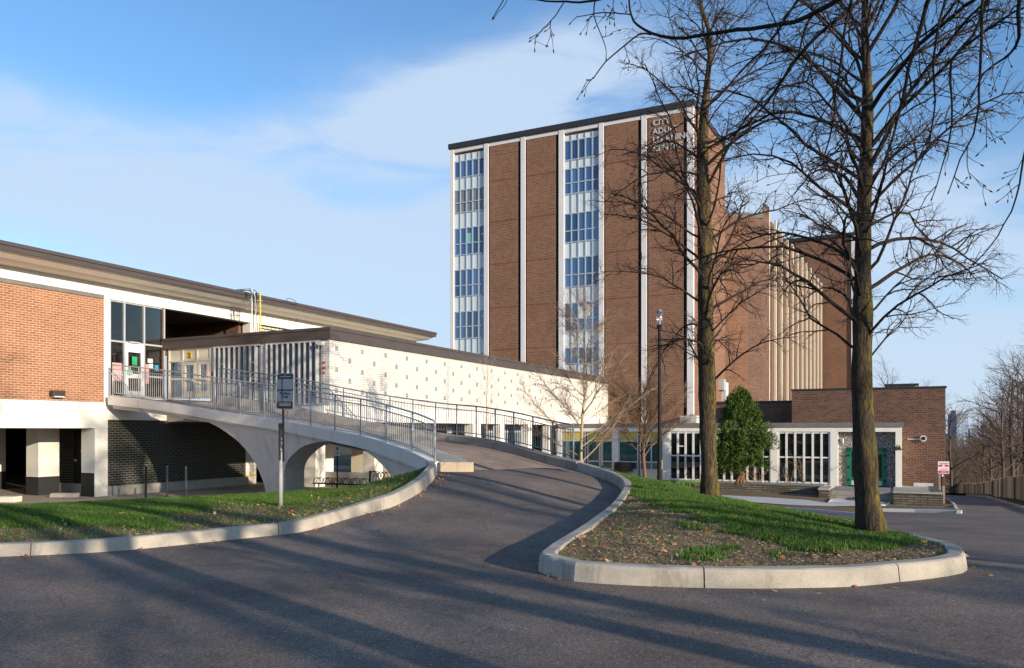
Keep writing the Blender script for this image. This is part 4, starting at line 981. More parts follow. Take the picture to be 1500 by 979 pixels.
put_text('number', '8A', .28, 'sign_black', An.root, av(1316), -.07, -.82 + 3.05 - .25, .01)
An.box('number_plate', 'yellow_panel', (av(1313.5), av(1318.8), UA - .062, UA - .056, -1.1, -.78))
cam_ = An.box('security_camera', 'acwhite', (av(1232.5), av(1236), UA + .0, UA + .3, -.75, -.45), bevel=.04); An.box('camera_bracket', 'acwhite', (av(1230.5), av(1233), UA + .2, UA + .4, -.6, -.5), parent=cam_)
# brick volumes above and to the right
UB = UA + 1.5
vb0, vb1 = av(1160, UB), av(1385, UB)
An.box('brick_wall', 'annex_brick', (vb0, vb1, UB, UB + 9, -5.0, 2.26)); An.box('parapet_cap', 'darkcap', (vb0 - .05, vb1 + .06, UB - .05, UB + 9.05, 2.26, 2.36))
An.box('low_brick_wall', 'annex_brick', (av(1040, UB + 2), vb0, UB + 2, UB + 9, 0, 1.62)); An.box('low_parapet_cap', 'darkcap', (av(1040, UB + 2), vb0, UB + 1.95, UB + 9, 1.62, 1.78)); An.box('downpipe', 'acwhite', (vb0 - .15, vb0 - .03, UB + 1.7, UB + 1.85, .3, 1.6))
An.box('roof_structure', 'cream', (av(1298, UB + 6), av(1344, UB + 6), UB + 6, UB + 9, 2.3, 2.72)); An.box('roof_structure_cap', 'darkcap', (av(1296, UB + 6), av(1346, UB + 6), UB + 5.8, UB + 9.1, 2.72, 2.84))
lv = av(1352.5, UB); MBl = An.mb(); MBl.tube([(lv, UB - .02, -.46), (lv, UB - .16, -.46)], .17, 20); wl = MBl.build('wall_light', 'acwhite', An.root); MBl = An.mb(); MBl.tube([(lv, UB - .16, -.46), (lv, UB - .185, -.46)], .10, 20); MBl.build('lens', 'black_metal', wl)
An.box('conduit', 'acwhite', (av(1329, UB), lv - .15, UB - .05, UB - .02, -.52, -.48), parent=wl)
uac = An.box('roof_air_conditioner', 'acwhite', (av(994), av(1018.5), UA + .3, UA + 1.2, .41, .85)); An.box('grille', 'alum', (av(995.5), av(1008), UA + .28, UA + .3, .46, .8), parent=uac)
An.box('corner_stone', 'conc', (av(1376, UB), av(1383.5, UB), UB - .12, UB, -4.4, -3.0))
# landing, steps and dry stone walls stand in front of the door
St = Bld(A, 'entrance_steps', av(1265), 43.5, -3.7, 'broad concrete landing with two steps up to the green door', 'steps')
vs0, vs1 = av(1217, 42.6), av(1308, 42.2)
St.box('landing', 'conc_wall', (vs0, vs1, 42.7, UA - .3, -3.8, -3.06)); St.box('step', 'conc_wall', (vs0, vs1, 42.3, 42.7, -3.9, -3.27)); St.box('step', 'conc_wall', (vs0, vs1, 41.9, 42.3, -3.9, -3.46))
Sw = Bld(A, 'stone_planter', 0, 42, -3.7, 'dry stone terrace wall with flagstone top between the steps and the brick corner', 'stone wall')
Sw.box('stone_wall', 'stone', [(vs1 + .02, av(1382, 41.6), 41.6, 42.0, -4.6, -3.0), (av(1382, 41.6) - .35, av(1382, 41.6), 42.0, UB - .1, -4.6, -3.0)]); Sw.box('coping', 'conc', [(vs1, av(1382, 41.6) + .05, 41.52, 42.05, -3.0, -2.93)]); Sw.box('flagstones', 'conc', (vs1 + .02, av(1382, 41.6) - .35, 42.0, UB - .1, -3.6, -3.03)); Sw.box('edge_kerb', 'conc_pale', (vs1 + 1.0, av(1372, 44), UB - .5, UB - .3, -3.03, -2.85))
Sp = Bld(A, 'stone_pier', vs0 - .3, 42, -3.6, 'stubby dry stone pier at the left end of the entrance steps', 'stone pier'); Sp.box('pier', 'stone', (vs0 - .5, vs0 - .02, 41.8, 43.6, -3.9, -2.98)); Sp.box('cap', 'conc', (vs0 - .54, vs0 + .0, 41.76, 43.6, -2.98, -2.9))
Sl = Bld(A, 'stone_planter', -8, 43.6, -3.5, 'long low stone planter wall under the white framed windows, left of the steps', 'stone wall')
Sl.box('stone_wall', 'stone', (av(1040, 43.5), vs0 - .5, 43.5, 43.8, -3.8, -2.92)); Sl.box('planter_soil', 'conc_wall', (av(1040, 43.5), vs0 - .5, 43.8, UA - .25, -3.4, -2.97))
# ================================================================== STREET FURNITURE
def face_rot(x, y): return math.atan2(x, y) * -1.0          # local -y looks back towards the drive
p = W(411, 748, 14.4); zs = p[2]
sg = root('parking_sign', (p[0], p[1], zs), 'grey sign reading Authorized Parking Only on a mottled steel post in the grass', 'sign', rot=0)
def PX(px, d=14.4, base=411): return (px - base) * d / FL
MB().tube([(0, 0, -.2), (.0, 0, .8), (.0, 0, 1.58)], [.042, .040, .036], 12).build('post', 'post_mottled' if 'post_mottled' in M else 'galv', sg, smooth=True)
MB().box(.032, .066, -.014, .014, .9, 2.52).build('sign_pole', 'black_metal', sg); MB().box(-.03, .05, -.035, .035, 1.50, 1.60).build('clamp', 'black_metal', sg)
def rrect(w, h, r, y, z0):
    pts = []
    for cx, cz, a0 in ((w / 2 - r, h - r, 0), (-w / 2 + r, h - r, 90), (-w / 2 + r, r, 180), (w / 2 - r, r, 270)):
        for k in range(5): a = rad(a0 + k * 22.5); pts.append((cx + r * math.cos(a), y, z0 + cz + r * math.sin(a)))
    return pts
cxs = 0.0
def plate(name, mat, w, h, r, y, z0, th, par, cx=0.0):
    m_ = MB(); m_.prism([(a + cx, b, c) for a, b, c in rrect(w, h, r, y, z0)], (0, -th, 0)); return m_.build(name, mat, par)
zb = 1.855; pn = plate('sign_panel', 'sign_grey', .305, .66, .035, -.018, zb, .006, sg, cxs)
plate('sign_band', 'sign_black', .277, .088, .018, -.0255, zb + .555, .002, pn, cxs); plate('sign_band', 'sign_black', .277, .125, .018, -.0255, zb + .018, .002, pn, cxs)
for i, t_ in enumerate(('Authorized', 'Parking', 'Only')): put_text('lettering', t_, .062, 'sign_black', pn, cxs, -.026, zb + .335 - .062 * i, .001, bold=1)
m_ = MB(); rr = random.Random(3)
for row, (z, a) in enumerate(((zb + .59, .10), (zb + .108, .11), (zb + .085, .11), (zb + .062, .10))):
    x = -a
    while x < a: w_ = rr.uniform(.006, .016); m_.box(cxs + x, cxs + x + w_, -.0285, -.028, z, z + .010); x += w_ + rr.choice((.003, .003, .008))
m_.build('small_print', 'acwhite', pn); MB().tube([(cxs, -.026, zb + .62), (cxs, -.032, zb + .62)], .006, 8).build('bolt', 'alum', pn); MB().tube([(cxs, -.026, zb + .54), (cxs, -.032, zb + .54)], .006, 8).build('bolt', 'alum', pn)

pn.location = (PX(416.0), 0, 0); pn.rotation_euler = (0, 0.03, -.66); pn.scale = (1.62, 1, 1)
p = W(1377, 722, 41.0)
s2 = root('warning_sign', tuple(p), 'red and white notice on an old wooden post at the brick corner', 'sign', rot=-.35)
k = 41.0 / FL
MB().box(-.07, .02, -.04, .04, -.6, 1.02).build('post', 'wood_post', s2); MB().tube([(.09, .03, -.6), (.09, .03, .95)], .035, 8).build('steel_pole', 'black_metal', s2); MB().tube([(.10, -.0, .86), (.10, 0, .95)], .05, 8).build('pole_cap', 'sign_white', s2)
bx = .155; pn = plate('sign_panel', 'sign_white', .52, .64, .03, -.05, 1.0, .012, s2, bx); plate('sign_border', 'darkcap', .56, .68, .03, -.035, .98, .012, s2, bx)
plate('red_band', 'red', .47, .10, .01, -.064, 1.36, .002, pn, bx); plate('red_band', 'red', .47, .13, .01, -.064, 1.03, .002, pn, bx); plate('emblem', 'sign_white', .11, .10, .03, -.067, 1.36, .002, pn, bx)
m_ = MB()
for z, h_, a in ((1.52, .05, .2), (1.47, .02, .16), (1.24, .02, .17), (1.20, .02, .18)):
    x = -a
    while x < a: w_ = rr.uniform(.015, .03); m_.box(bx + x, bx + x + w_, -.0655, -.064, z, z + h_); x += w_ + .010
m_.build('lettering', 'red', pn); m_ = MB()
for z in (1.10, 1.06):
    x = -.12
    while x < .12: w_ = rr.uniform(.015, .03); m_.box(bx + x, bx + x + w_, -.068, -.066, z, z + .018); x += w_ + .012
m_.build('lettering', 'sign_white', pn)

p = W(494, 703, 33); s3 = root('small_sign', (p[0], p[1], -2.71), 'small square white sign on a thin dark pole seen through the bridge arch', 'sign', rot=.2)
MB().tube([(0, 0, 0), (0, 0, 2.0)], .03, 8).build('post', 'black_metal', s3); pn = plate('sign_panel', 'sign_white', .23, .24, .01, -.03, 1.62, .01, s3); 
m_ = MB(); [m_.box(-.06, .06, -.0425, -.0405, z, z + .012) for z in (1.78, 1.74, 1.70)]; m_.build('lettering', 'sign_black', pn)

M['dark_steel'] = plain('dark steel', (.06, .065, .075), .5, .2, 6)
for i, (px, d, zt, lb) in enumerate(((213.7, 29.6, 682, 'black steel bollard nearest the white column, leftmost of the three'), (245, 28.8, 683.5, 'grey steel bollard in the middle of the three beside the dark brick wall'), (272.5, 29.4, 684, 'dark grey steel bollard nearest the bridge arch, rightmost of the three'))):
    p = W(px, 730, d); zt_ = (HY - zt) * d / FL; b_ = root('bollard', (p[0], p[1], -2.72), lb, 'bollard', 'bollards under the bridge')
    h_ = zt_ + 2.72; MB().tube([(0, 0, -.1), (0, 0, h_ - .03), (0, 0, h_)], [.042, .042, .03], 12).build('post', 'black_metal' if i == 0 else 'dark_steel', b_, smooth=False); MB().tube([(0, 0, h_ - .02), (0, 0, h_ + .012)], [.036, .015], 12).build('cap', 'acwhite', b_)

p = W(966, 706, 22); lp = root('street_lamp', (p[0], p[1], zisl(p[0], p[1])[()] if np.ndim(zisl(p[0], p[1])) == 0 else float(zisl(p[0], p[1])[0])), 'slim black lamp post with a clear glass lantern, left of the near left big tree', 'street lamp')
MB().tube([(0, 0, -.2), (0, 0, 1.2), (0, 0, 1.22), (0, 0, 4.3)], [.066, .062, .05, .042], 14).build('pole', 'black_metal', lp); MB().tube([(0, 0, 4.28), (0, 0, 4.36), (0, 0, 4.40)], [.06, .08, .06], 16).build('lantern_base', 'black_metal', lp)
M['lantern'] = glass('lantern glass', (.25, .25, .24), .85, .1, .03)
ln = MB().tube([(0, 0, 4.38), (0, 0, 4.45), (0, 0, 4.72), (0, 0, 4.78)], [.05, .08, .09, .06], 18).build('lantern', 'lantern', lp, smooth=True); MB().tube([(0, 0, 4.76), (0, 0, 4.84)], [.095, .04], 18).build('lantern_cap', 'rail', ln); MB().tube([(0, 0, 4.4), (0, 0, 4.6)], [.03, .03], 8).build('bulb', 'acwhite', ln)
MB().box(.055, .09, -.03, .03, .35, .62).build('access_box', 'wood_post', lp)

# bike racks
p = W(460, 712, 31); q = W(547, 714, 30); br = root('bicycle_rack', (p[0], p[1], -2.71), 'low black bicycle rack with six small hoops under the arch', 'bicycle rack', rot=math.atan2(q[1] - p[1], q[0] - p[0]))
Lr = math.hypot(q[0] - p[0], q[1] - p[1]); MB().box(-.05, Lr, -.03, .03, .58, .63).build('rail', 'black_metal', br)
for i in range(6):
    c_ = .22 + i * (Lr - .2) / 6; rr_ = (Lr / 6) * .42
    for dy in (-.05, .05): MB().tube([(c_ + rr_ * math.cos(a), dy * 2, .6 + 1.25 * rr_ * math.sin(a)) for a in np.linspace(0, math.pi, 11)], .014, 6).build('hoop', 'black_metal', br, smooth=True)
for c_ in (.05, Lr * .33, Lr * .66, Lr - .05): m_ = MB(); m_.tube([(c_, -.07, 0), (c_, -.07, .6)], .014, 6); m_.tube([(c_ + .1, .07, 0), (c_ + .1, .07, .6)], .014, 6); m_.build('leg', 'black_metal', br)
p = W(541, 712, 29.5); q = W(580, 712, 29.0); b2 = root('bicycle_rack', (p[0], p[1], -2.71), 'tall black bicycle rack of overlapping arches beside the low hooped rack', 'bicycle rack', rot=math.atan2(q[1] - p[1], q[0] - p[0]))
for i in range(5):
    c_ = .22 + i * .15
    MB().tube([(c_ - .22, 0, 0)] + [(c_ + .22 * math.cos(a), .0, .75 + .4 * math.sin(a)) for a in np.linspace(math.pi, 0, 12)] + [(c_ + .22, 0, 0)], .015, 6).build('arch', 'black_metal', b2, smooth=True)
MB().box(0, .06, -.02, .02, 0, 1.18).build('end_post', 'black_metal', b2); MB().box(0, .8, -.25, -.22, 0, .04).build('base_rail', 'black_metal', b2); MB().tube([(.02, 0, 1.15), (.3, 0, 1.17)], .015, 6).build('brace', 'black_metal', b2)
for nm, px, d, w_, dp, h_, lb in (('parking_block', 12, 29.5, .8, .45, .22, 'tan wheel stop block at the left edge by the grass'), ('concrete_block', 94, 31.6, 1.1, .35, .17, 'worn rounded concrete block in front of the service door')):
    p = W(px, 735, d); b_ = root(nm, (p[0], p[1], -2.71), lb, 'concrete block', rot=-.1); m_ = MB(); m_.prism([(-w_ / 2, -dp / 2, 0), (w_ / 2, -dp / 2, 0), (w_ / 2 - .03, -dp / 2 + .06, h_), (-w_ / 2 + .03, -dp / 2 + .06, h_)], (0, dp, 0)); m_.build('block', 'cream' if nm[0] == 'p' else 'conc', b_, bevel=.03)

# ================================================================== FENCE along the ravine
fp = [XY(1600, 740, 40), XY(1500, 733.6, 51), XY(1460, 729.5, 60), XY(1435, 729, 68), XY(1408, 728.2, 76), XY(1386, 728, 82), XY(1372, 727, 90)]
ft = [697, 696.5, 702, 708, 708.3, 709.5, 710]
fpts = cr([(a[0], a[1], a[2], (HY - t_) / FL * a[1]) for a, t_ in zip(fp, ft)], .15); fs_ = np.r_[0, np.cumsum(np.linalg.norm(np.diff(fpts[:, :2], axis=0), axis=1))]
fe = root('board_fence', tuple(fpts[0][:3]), 'old uneven grey and brown board fence along the ravine at right', 'fence'); mm = MB(fpts[0][:3]); rg = np.random.default_rng(5); t = 0
def fat(t): return np.array([np.interp(t, fs_, fpts[:, k]) for k in range(4)])
while t < fs_[-1] - .3:
    w_ = rg.uniform(.11, .19); a, b = fat(t), fat(t + w_ - .012); j = rg.normal(0, .03); dn = np.array((b[1] - a[1], a[0] - b[0])); dn /= np.linalg.norm(dn) + 1e-9; o_ = rg.uniform(-.015, .015)
    P0 = [(a[0] + dn[0] * o_, a[1] + dn[1] * o_, a[2] - .3), (b[0] + dn[0] * o_, b[1] + dn[1] * o_, b[2] - .3), (b[0] + dn[0] * o_, b[1] + dn[1] * o_, b[3] + j + rg.normal(0, .02)), (a[0] + dn[0] * o_, a[1] + dn[1] * o_, a[3] + j)]
    mm.prism(P0, (dn[0] * .025, dn[1] * .025, 0)); t += w_
mm.build('boards', 'fencewood', fe, uv=False)
for t in np.arange(.5, fs_[-1], 4.5):
    a = fat(t); MB(fpts[0][:3]).box(a[0] - .06, a[0] + .06, a[1] + .03, a[1] + .15, a[2] - .3, a[3] - .1).build('post', 'wood_post', fe)

# far buildings
def far_box(name, px0, px1, yt, d, mat, dep, lab, cat='building', band=None):
    a, b = W(px0, yt, d), W(px1, yt, d); r_ = root(name, (a[0], d, -20), lab, cat); w_ = b[0] - a[0]; h_ = a[2] + 20
    MB().box(0, w_, 0, dep, 0, h_).build('walls', mat, r_); m_ = MB(); m_.box(w_ * .1, w_ * .7, dep * .2, dep * .8, h_, h_ + 3); m_.build('plant_room', 'fargrey', r_)
    m_ = MB(); nfl = int(h_ / 3.4)
    for i in range(nfl): m_.box(w_ * .06, w_ * .45, -.25, 0, i * 3.4, i * 3.4 + 1.5); m_.box(w_ * .55, w_ * .95, -.25, 0, i * 3.4 + 1.0, i * 3.4 + 2.2)
    m_.build('balcony_bands', band or 'fargrey', r_)
far_box('apartment_tower', 1401, 1418.5, 606, 700, 'bluetower', 14, 'distant blue tower rising above the ravine trees', 'tower')
far_box('far_building', 1421, 1447, 633, 760, 'bluetower', 16, 'low distant blue grey block right of the blue tower'); far_box('far_building', 1446, 1462, 626.5, 820, 'fargrey', 16, 'low distant grey slab half hidden behind the ravine trees')

# ================================================================== TREES (bare)
def unit(v): return v / (np.linalg.norm(v) + 1e-9)
def limb(p, d, Lg, n, wob, grav, rg, g2=None):
    P = [np.array(p, float)]; D = [unit(np.array(d, float))]; st = Lg / n
    for i in range(n):
        t = i / n; gz = grav if g2 is None else grav * (1 - t) + g2 * t
        dd = D[-1] + rg.normal(0, wob, 3) + np.array((0, 0, gz * st)); dd = unit(dd); D.append(dd); P.append(P[-1] + dd * st)
    return np.array(P), np.array(D)
def side_dir(d, rg, ang, flat=.0):
    up_ = np.array((0, 0, 1.0)); a = np.cross(d, up_) if abs(d[2]) < .95 else np.array((1.0, 0, 0)); a = unit(a); b = np.cross(a, d)
    ph = rg.uniform(0, 2 * math.pi); s_ = a * math.cos(ph) + b * math.sin(ph) * (1 - flat); return unit(d * math.cos(ang) + unit(s_) * math.sin(ang))
def foliage(br, tw, P, D, r0, r1, rg, lev, cfg):
    """hang branchlets on the limb P; cfg: list of (spacing, length, radius, angle, wobble, gravity, segs)"""
    if lev >= len(cfg): return
    sp, Lg, r, ang, wob, grav, ns = cfg[lev]; s = np.r_[0, np.cumsum(np.linalg.norm(np.diff(P, axis=0), axis=1))]; tot = s[-1]
    t = tot * .22 + rg.uniform(0, sp)
    if lev > 0: t = tot * .12 + rg.uniform(0, sp)
    while t < tot:
        f = t / tot; k = min(len(P) - 2, np.searchsorted(s, t) - 1); p = P[k] + (P[k + 1] - P[k]) * ((t - s[k]) / (s[k + 1] - s[k] + 1e-9))
        ll = Lg * rg.uniform(.45, 1.15) * (1.0 - .55 * f); rr_ = min(r * rg.uniform(.75, 1.2), (r0 * (1 - f) + r1 * f) * .85)
        d = side_dir(D[k], rg, ang * rg.uniform(.6, 1.3), .35)
        Q, E = limb(p, d, ll, ns, wob, grav, rg, grav * .2)
        (br if lev == 0 else tw).tube(Q, np.linspace(rr_, max(rr_ * .35, .0016), len(Q)), 4 if lev == 0 else 3, cap=False)
        foliage(br, tw, Q, E, rr_, rr_ * .35, rg, lev + 1, cfg); t += sp * rg.uniform(.6, 1.4)
def tree(name, tp, tr, seed, cfg, nb, Lf_, elev, first, rbr, lab, cat='tree', group=None, mats=('bark1', 'limb', 'twig'), wob=.12, grav=.05, g2=-.75, top=True, az0=None, skip=None, flare=True):
    """tp: trunk points, tr: radii; first: height of the lowest limb"""
    rg = np.random.default_rng(seed); tp = np.array(tp, float); o = tp[0].copy()
    C = cr(np.c_[tp, tr], .25); C[:, :2] += 0; P = C[:, :3]; R = C[:, 3].copy(); 
    if flare: hh = P[:, 2] - o[2]; R *= 1 + .38 * np.exp(-np.clip(hh, 0, None) / .22)
    R *= 1 + .05 * np.sin(np.arange(len(R)) * 1.7) + rg.normal(0, .015, len(R))
    r = root(name, tuple(o), lab, cat, group); tk = MB(o); n_ = 18; base = len(tk.v)
    Pd = P.copy(); Pd[0, 2] -= .35; tk.tube(Pd, R, n_)
    V = np.array(tk.v); ph = np.tile(np.arange(n_) * 2 * math.pi / n_, len(P)); zz = np.repeat(P[:, 2], n_); cen = np.repeat(Pd, n_, axis=0)
    V = cen + (V - cen) * (1 + .05 * np.sin(ph * 3 + zz * 1.3 + seed) + .03 * np.sin(ph * 7 + zz * 4))[:, None]; tk.v = [tuple(v) for v in V]
    tk.build('trunk', mats[0], r, smooth=True, uv=False)
    br, tw = MB(o), MB(o); H = P[-1][2] - o[2]; s = P[:, 2] - o[2]
    for i in range(nb):
        f = (i + .5) / nb; h = first + (H - first) * (f ** .92) * .99; az = (i * 2.39996 + rg.uniform(-.5, .5)) if az0 is None else az0(i, rg)
        if skip and skip(h, az % (2 * math.pi)): continue
        k = min(len(P) - 2, max(0, np.searchsorted(s, h) - 1)); p = P[k] + (P[k + 1] - P[k]) * np.clip((h - s[k]) / (s[k + 1] - s[k] + 1e-9), 0, 1)
        el = elev(f) + rg.normal(0, .12); d = (math.cos(az) * math.cos(el), math.sin(az) * math.cos(el), math.sin(el)); ll = Lf_(f) * rg.uniform(.75, 1.15); rr_ = min(rbr * (ll / Lf_(0.3)) * rg.uniform(.8, 1.15), R[k] * .7)
        Q, E = limb(p, d, ll, 9, wob, grav, rg, g2); br.tube(Q, np.linspace(rr_, rr_ * .22, len(Q)), 6, cap=False)
        foliage(br, tw, Q, E, rr_, rr_ * .22, rg, 0, cfg)
    br.build('limbs', mats[1], r, smooth=True, uv=False); tw.build('twigs', mats[2], r, uv=False); return r
linden = [(.17, 1.05, .013, .80, .19, -.25, 6), (.085, .42, .0055, .8, .26, -.1, 4), (.085, .18, .0034, .8, .24, .0, 2)]
def TP(pts, d, dd=0): return [np.array(W(a, b, d + dd * i)) for i, (a, b) in enumerate(pts)]
t1 = tree('linden_tree', TP([(1040, 730), (1037, 650), (1036, 560), (1034, 480), (1033, 400), (1031, 300), (1029, 230), (1032, 170), (1037, 110), (1041, 60), (1031, 20), (1018, -20), (1012, -60)], 17),
          [.17, .17, .185, .17, .155, .15, .125, .10, .062, .05, .036, .028, .01], 11, linden, 54, lambda f: 2.9 * (1 - .45 * f) * (.8 + .5 * math.sin(math.pi * min(1, f * 1.15))), lambda f: .55 + .45 * f, 2.3, .036,
          'tall bare tree with mossy upright trunk beside the green cedar, left of the two', 'tree')
t2 = tree('linden_tree', TP([(1279, 785), (1272, 740), (1266, 650), (1262, 560), (1263, 480), (1264, 400), (1266, 300), (1270, 200), (1270, 110), (1266, 40), (1268, -40), (1264, -110), (1262, -160)], 12),
          [.19, .18, .165, .147, .14, .12, .108, .09, .07, .05, .04, .028, .01], 22, linden, 62, lambda f: 2.95 * (1 - .35 * f) * (.8 + .5 * math.sin(math.pi * min(1, f * 1.2))), lambda f: .60 + .35 * f, 2.55, .034,
          'tall bare tree with dark leaning trunk near the street kerb, right of the two', 'tree')

# the near tree just outside the frame on the right, whose limbs hang into the picture
ot = np.array((5.2, -.35, -1.55)); rg = np.random.default_rng(77)
tA = tree('overhanging_tree', [ot, ot + (0, 0, 1.5), ot + (.05, .05, 3), ot + (.1, 0, 5), ot + (.15, .1, 7.5), ot + (.1, 0, 10.5)], [.21, .2, .18, .14, .09, .02], 5, linden[:2], 34, lambda f: 3.0 * (1 - .4 * f), lambda f: .75 + .2 * f, 3.9, .045,
          'near tree on the right whose long budding limbs hang into the top of the picture', 'tree', skip=lambda h, az: (1.6 < az < 3.9) and h < 6.5)
hb, ht, hu = MB(ot), MB(ot), MB(ot)
def hang(pts, r0, r1, d0, d1, from_trunk=True, sp=.16, drop=-.3, tl=.34, buds=True):
    n = len(pts); P = [W(a, b, d0 + (d1 - d0) * i / (n - 1)) for i, (a, b) in enumerate(pts)]; R = list(np.linspace(r0, r1, n))
    if from_trunk: q = P[0]; s0 = ot + np.array((0, .1, 6.6)); t0 = unit(P[1] - P[0]); q1 = q - t0 * .9; pre = [(1 - t) ** 3 * s0 + 3 * (1 - t) ** 2 * t * (s0 + (q - s0) * .3 + np.array((0, 0, 1.0))) + 3 * (1 - t) * t * t * q1 + t ** 3 * q for t in np.linspace(0, 1, 9)[:-1]]; P = pre + P; R = list(np.linspace(r0 * 1.7, r0 * 1.05, 8)) + R
    R = [q_ * .82 for q_ in R]; C = cr(np.c_[np.array(P), R], .08); P = C[:, :3] + rg.normal(0, .0025, (len(C), 3)); ks = int(len(C) * .5) if from_trunk else 1; hb.tube(P, np.clip(C[:, 3], .0022, None), 7, cap=True)
    D = np.gradient(P, axis=0); D /= np.linalg.norm(D, axis=1)[:, None]; s_ = 0; nx = rg.uniform(.05, sp)
    for k in range(ks, len(P) - 1):
        s_ += float(np.linalg.norm(P[k] - P[k - 1]))
        if s_ < nx: continue
        s_ = 0; nx = sp * rg.uniform(.6, 1.5); ll = tl * rg.uniform(.4, 1.3); Q, E = limb(P[k], side_dir(D[k], rg, rg.uniform(.5, 1.0), .3), ll, 5, .16, drop, rg)
        ht.tube(Q, np.linspace(.0034, .0018, len(Q)), 4)
        for j in range(1, len(Q)):
            if rg.random() < .55: q, e = limb(Q[j], side_dir(E[j], rg, .8), rg.uniform(.03, .13), 2, .2, 0, rg); ht.tube(q, [.0026, .0022, .0018], 3, cap=False); bud(q[-1], e[-1])
        bud(Q[-1], E[-1])
    bud(P[-1], D[-1])
def bud(p, d): e = unit(np.array(d)); hu.tube([p - e * .002, p + e * .008, p + e * .018, p + e * .028], [.002, .0052, .0045, .0006], 5)
hang([(1240, -10), (1200, 15), (1165, 32), (1100, 42), (1040, 50), (988, 55.5), (957, 50), (935, 37), (924, 21), (921, -15)], .021, .008, 5.0, 6.1, sp=.3)
hang([(955, 51), (937, 50), (915, 67), (887, 91), (870, 114), (862, 118)], .009, .004, 5.9, 6.1, False, sp=.25, tl=.15); hang([(870, 113), (861, 124), (855, 133)], .004, .003, 6.0, 6.05, False, sp=9)
hang([(935, -12), (900, -4), (872, 0), (850, 3), (828, 3), (800, 2), (768, -2), (745, -6), (733, 8), (724, 23)], .012, .0035, 5.4, 5.7, False, sp=.5, tl=.12)
hang([(872, 0), (870, 20), (877, 42), (886, 66), (888, 84)], .006, .003, 5.5, 5.6, False, sp=.15, tl=.10); hang([(826, 4), (815, 22), (800, 38), (793, 46), (779, 55)], .005, .003, 5.5, 5.5, False, sp=.15, tl=.07)
hang([(870, 21), (845, 25), (836, 33)], .004, .003, 5.5, 5.5, False, sp=.2, tl=.08); hang([(870, 19), (895, 19), (922, 21)], .005, .006, 5.5, 6.0, False, sp=.2, tl=.1); hang([(745, -6), (736, 12), (724, 26)], .003, .0025, 5.6, 5.6, False, sp=.3, tl=.05)
hang([(1290, -25), (1200, 50), (1160, 95), (1138, 130), (1113, 163), (1085, 190), (1060, 206), (1046, 213)], .017, .006, 5.2, 6.4, tl=.4)
hang([(1175, -10), (1130, 60), (1090, 100), (1040, 155), (985, 190), (945, 215), (915, 226)], .012, .004, 5.6, 6.8, tl=.35)
hang([(1250, -10), (1236, 61), (1232, 92), (1226, 123), (1220, 184), (1207, 227), (1186, 267)], .013, .005, 5.2, 5.6, tl=.45)
hang([(1363, -10), (1355, 18), (1338, 74), (1327, 123), (1319, 160), (1309, 196), (1293, 242), (1266, 291), (1238, 335), (1205, 372)], .017, .005, 4.8, 5.5, tl=.42)
hang([(1455, -15), (1425, 52), (1394, 89), (1393, 123), (1396, 160), (1391, 202), (1383, 235), (1365, 290)], .013, .004, 4.9, 5.3, tl=.4)
hang([(1441, -10), (1439, 37), (1436, 107), (1433, 153), (1425, 196), (1407, 233), (1390, 280)], .012, .004, 4.6, 5.0, tl=.4)
hang([(1496, -12), (1493, 40), (1489, 67), (1470, 85), (1440, 109), (1420, 150)], .015, .005, 4.7, 5.1, tl=.4)
hang([(1240, -12), (1189, 25), (1175, 60), (1164, 92), (1140, 129), (1100, 166), (1068, 192)], .011, .004, 5.4, 6.0, tl=.38)
hang([(1388, -12), (1370, 61), (1367, 101), (1370, 147), (1362, 200), (1345, 250)], .011, .004, 5.0, 5.4, tl=.4)
hang([(1530, 60), (1515, 160), (1500, 230), (1488, 290), (1462, 345), (1430, 385)], .011, .004, 5.2, 5.5, tl=.4)
hang([(1300, -12), (1280, 40), (1262, 70), (1240, 110), (1215, 150), (1180, 215), (1165, 250)], .010, .004, 5.6, 6.0, tl=.4)
hang([(1410, -12), (1380, 30), (1330, 70), (1290, 120), (1250, 170), (1225, 215)], .010, .004, 5.3, 5.9, tl=.4)
hb.build('hanging_limbs', 'limb', tA, smooth=True, uv=False); ht.build('hanging_twigs', 'twig', tA, uv=False); hu.build('buds', 'bud', tA, uv=False)
# more street trees behind the viewer on the sunny side
tB = tree('street_tree', [(13, -5, -1.4), (13, -5, 1), (13.1, -5, 4), (13, -4.9, 8), (13, -5, 12)], [.22, .2, .17, .1, .02], 31, linden[:2], 44, lambda f: 3.4 * (1 - .4 * f), lambda f: .6 + .4 * f, 2.2, .05, 'bare street tree standing behind the viewer on the right verge', 'tree', 'street trees behind the viewer')
for x, y, a, s_ in ((7.5, -6.2, 1.2, .95), (8.9, -1.9, 2.1, .85), (26.0, -10.5, 4.0, 1.05), (17, -13, 5.1, 1.0), (31, -17, .6, 1.15)): copy_thing(tB, (x, y, -1.4), a, s_)

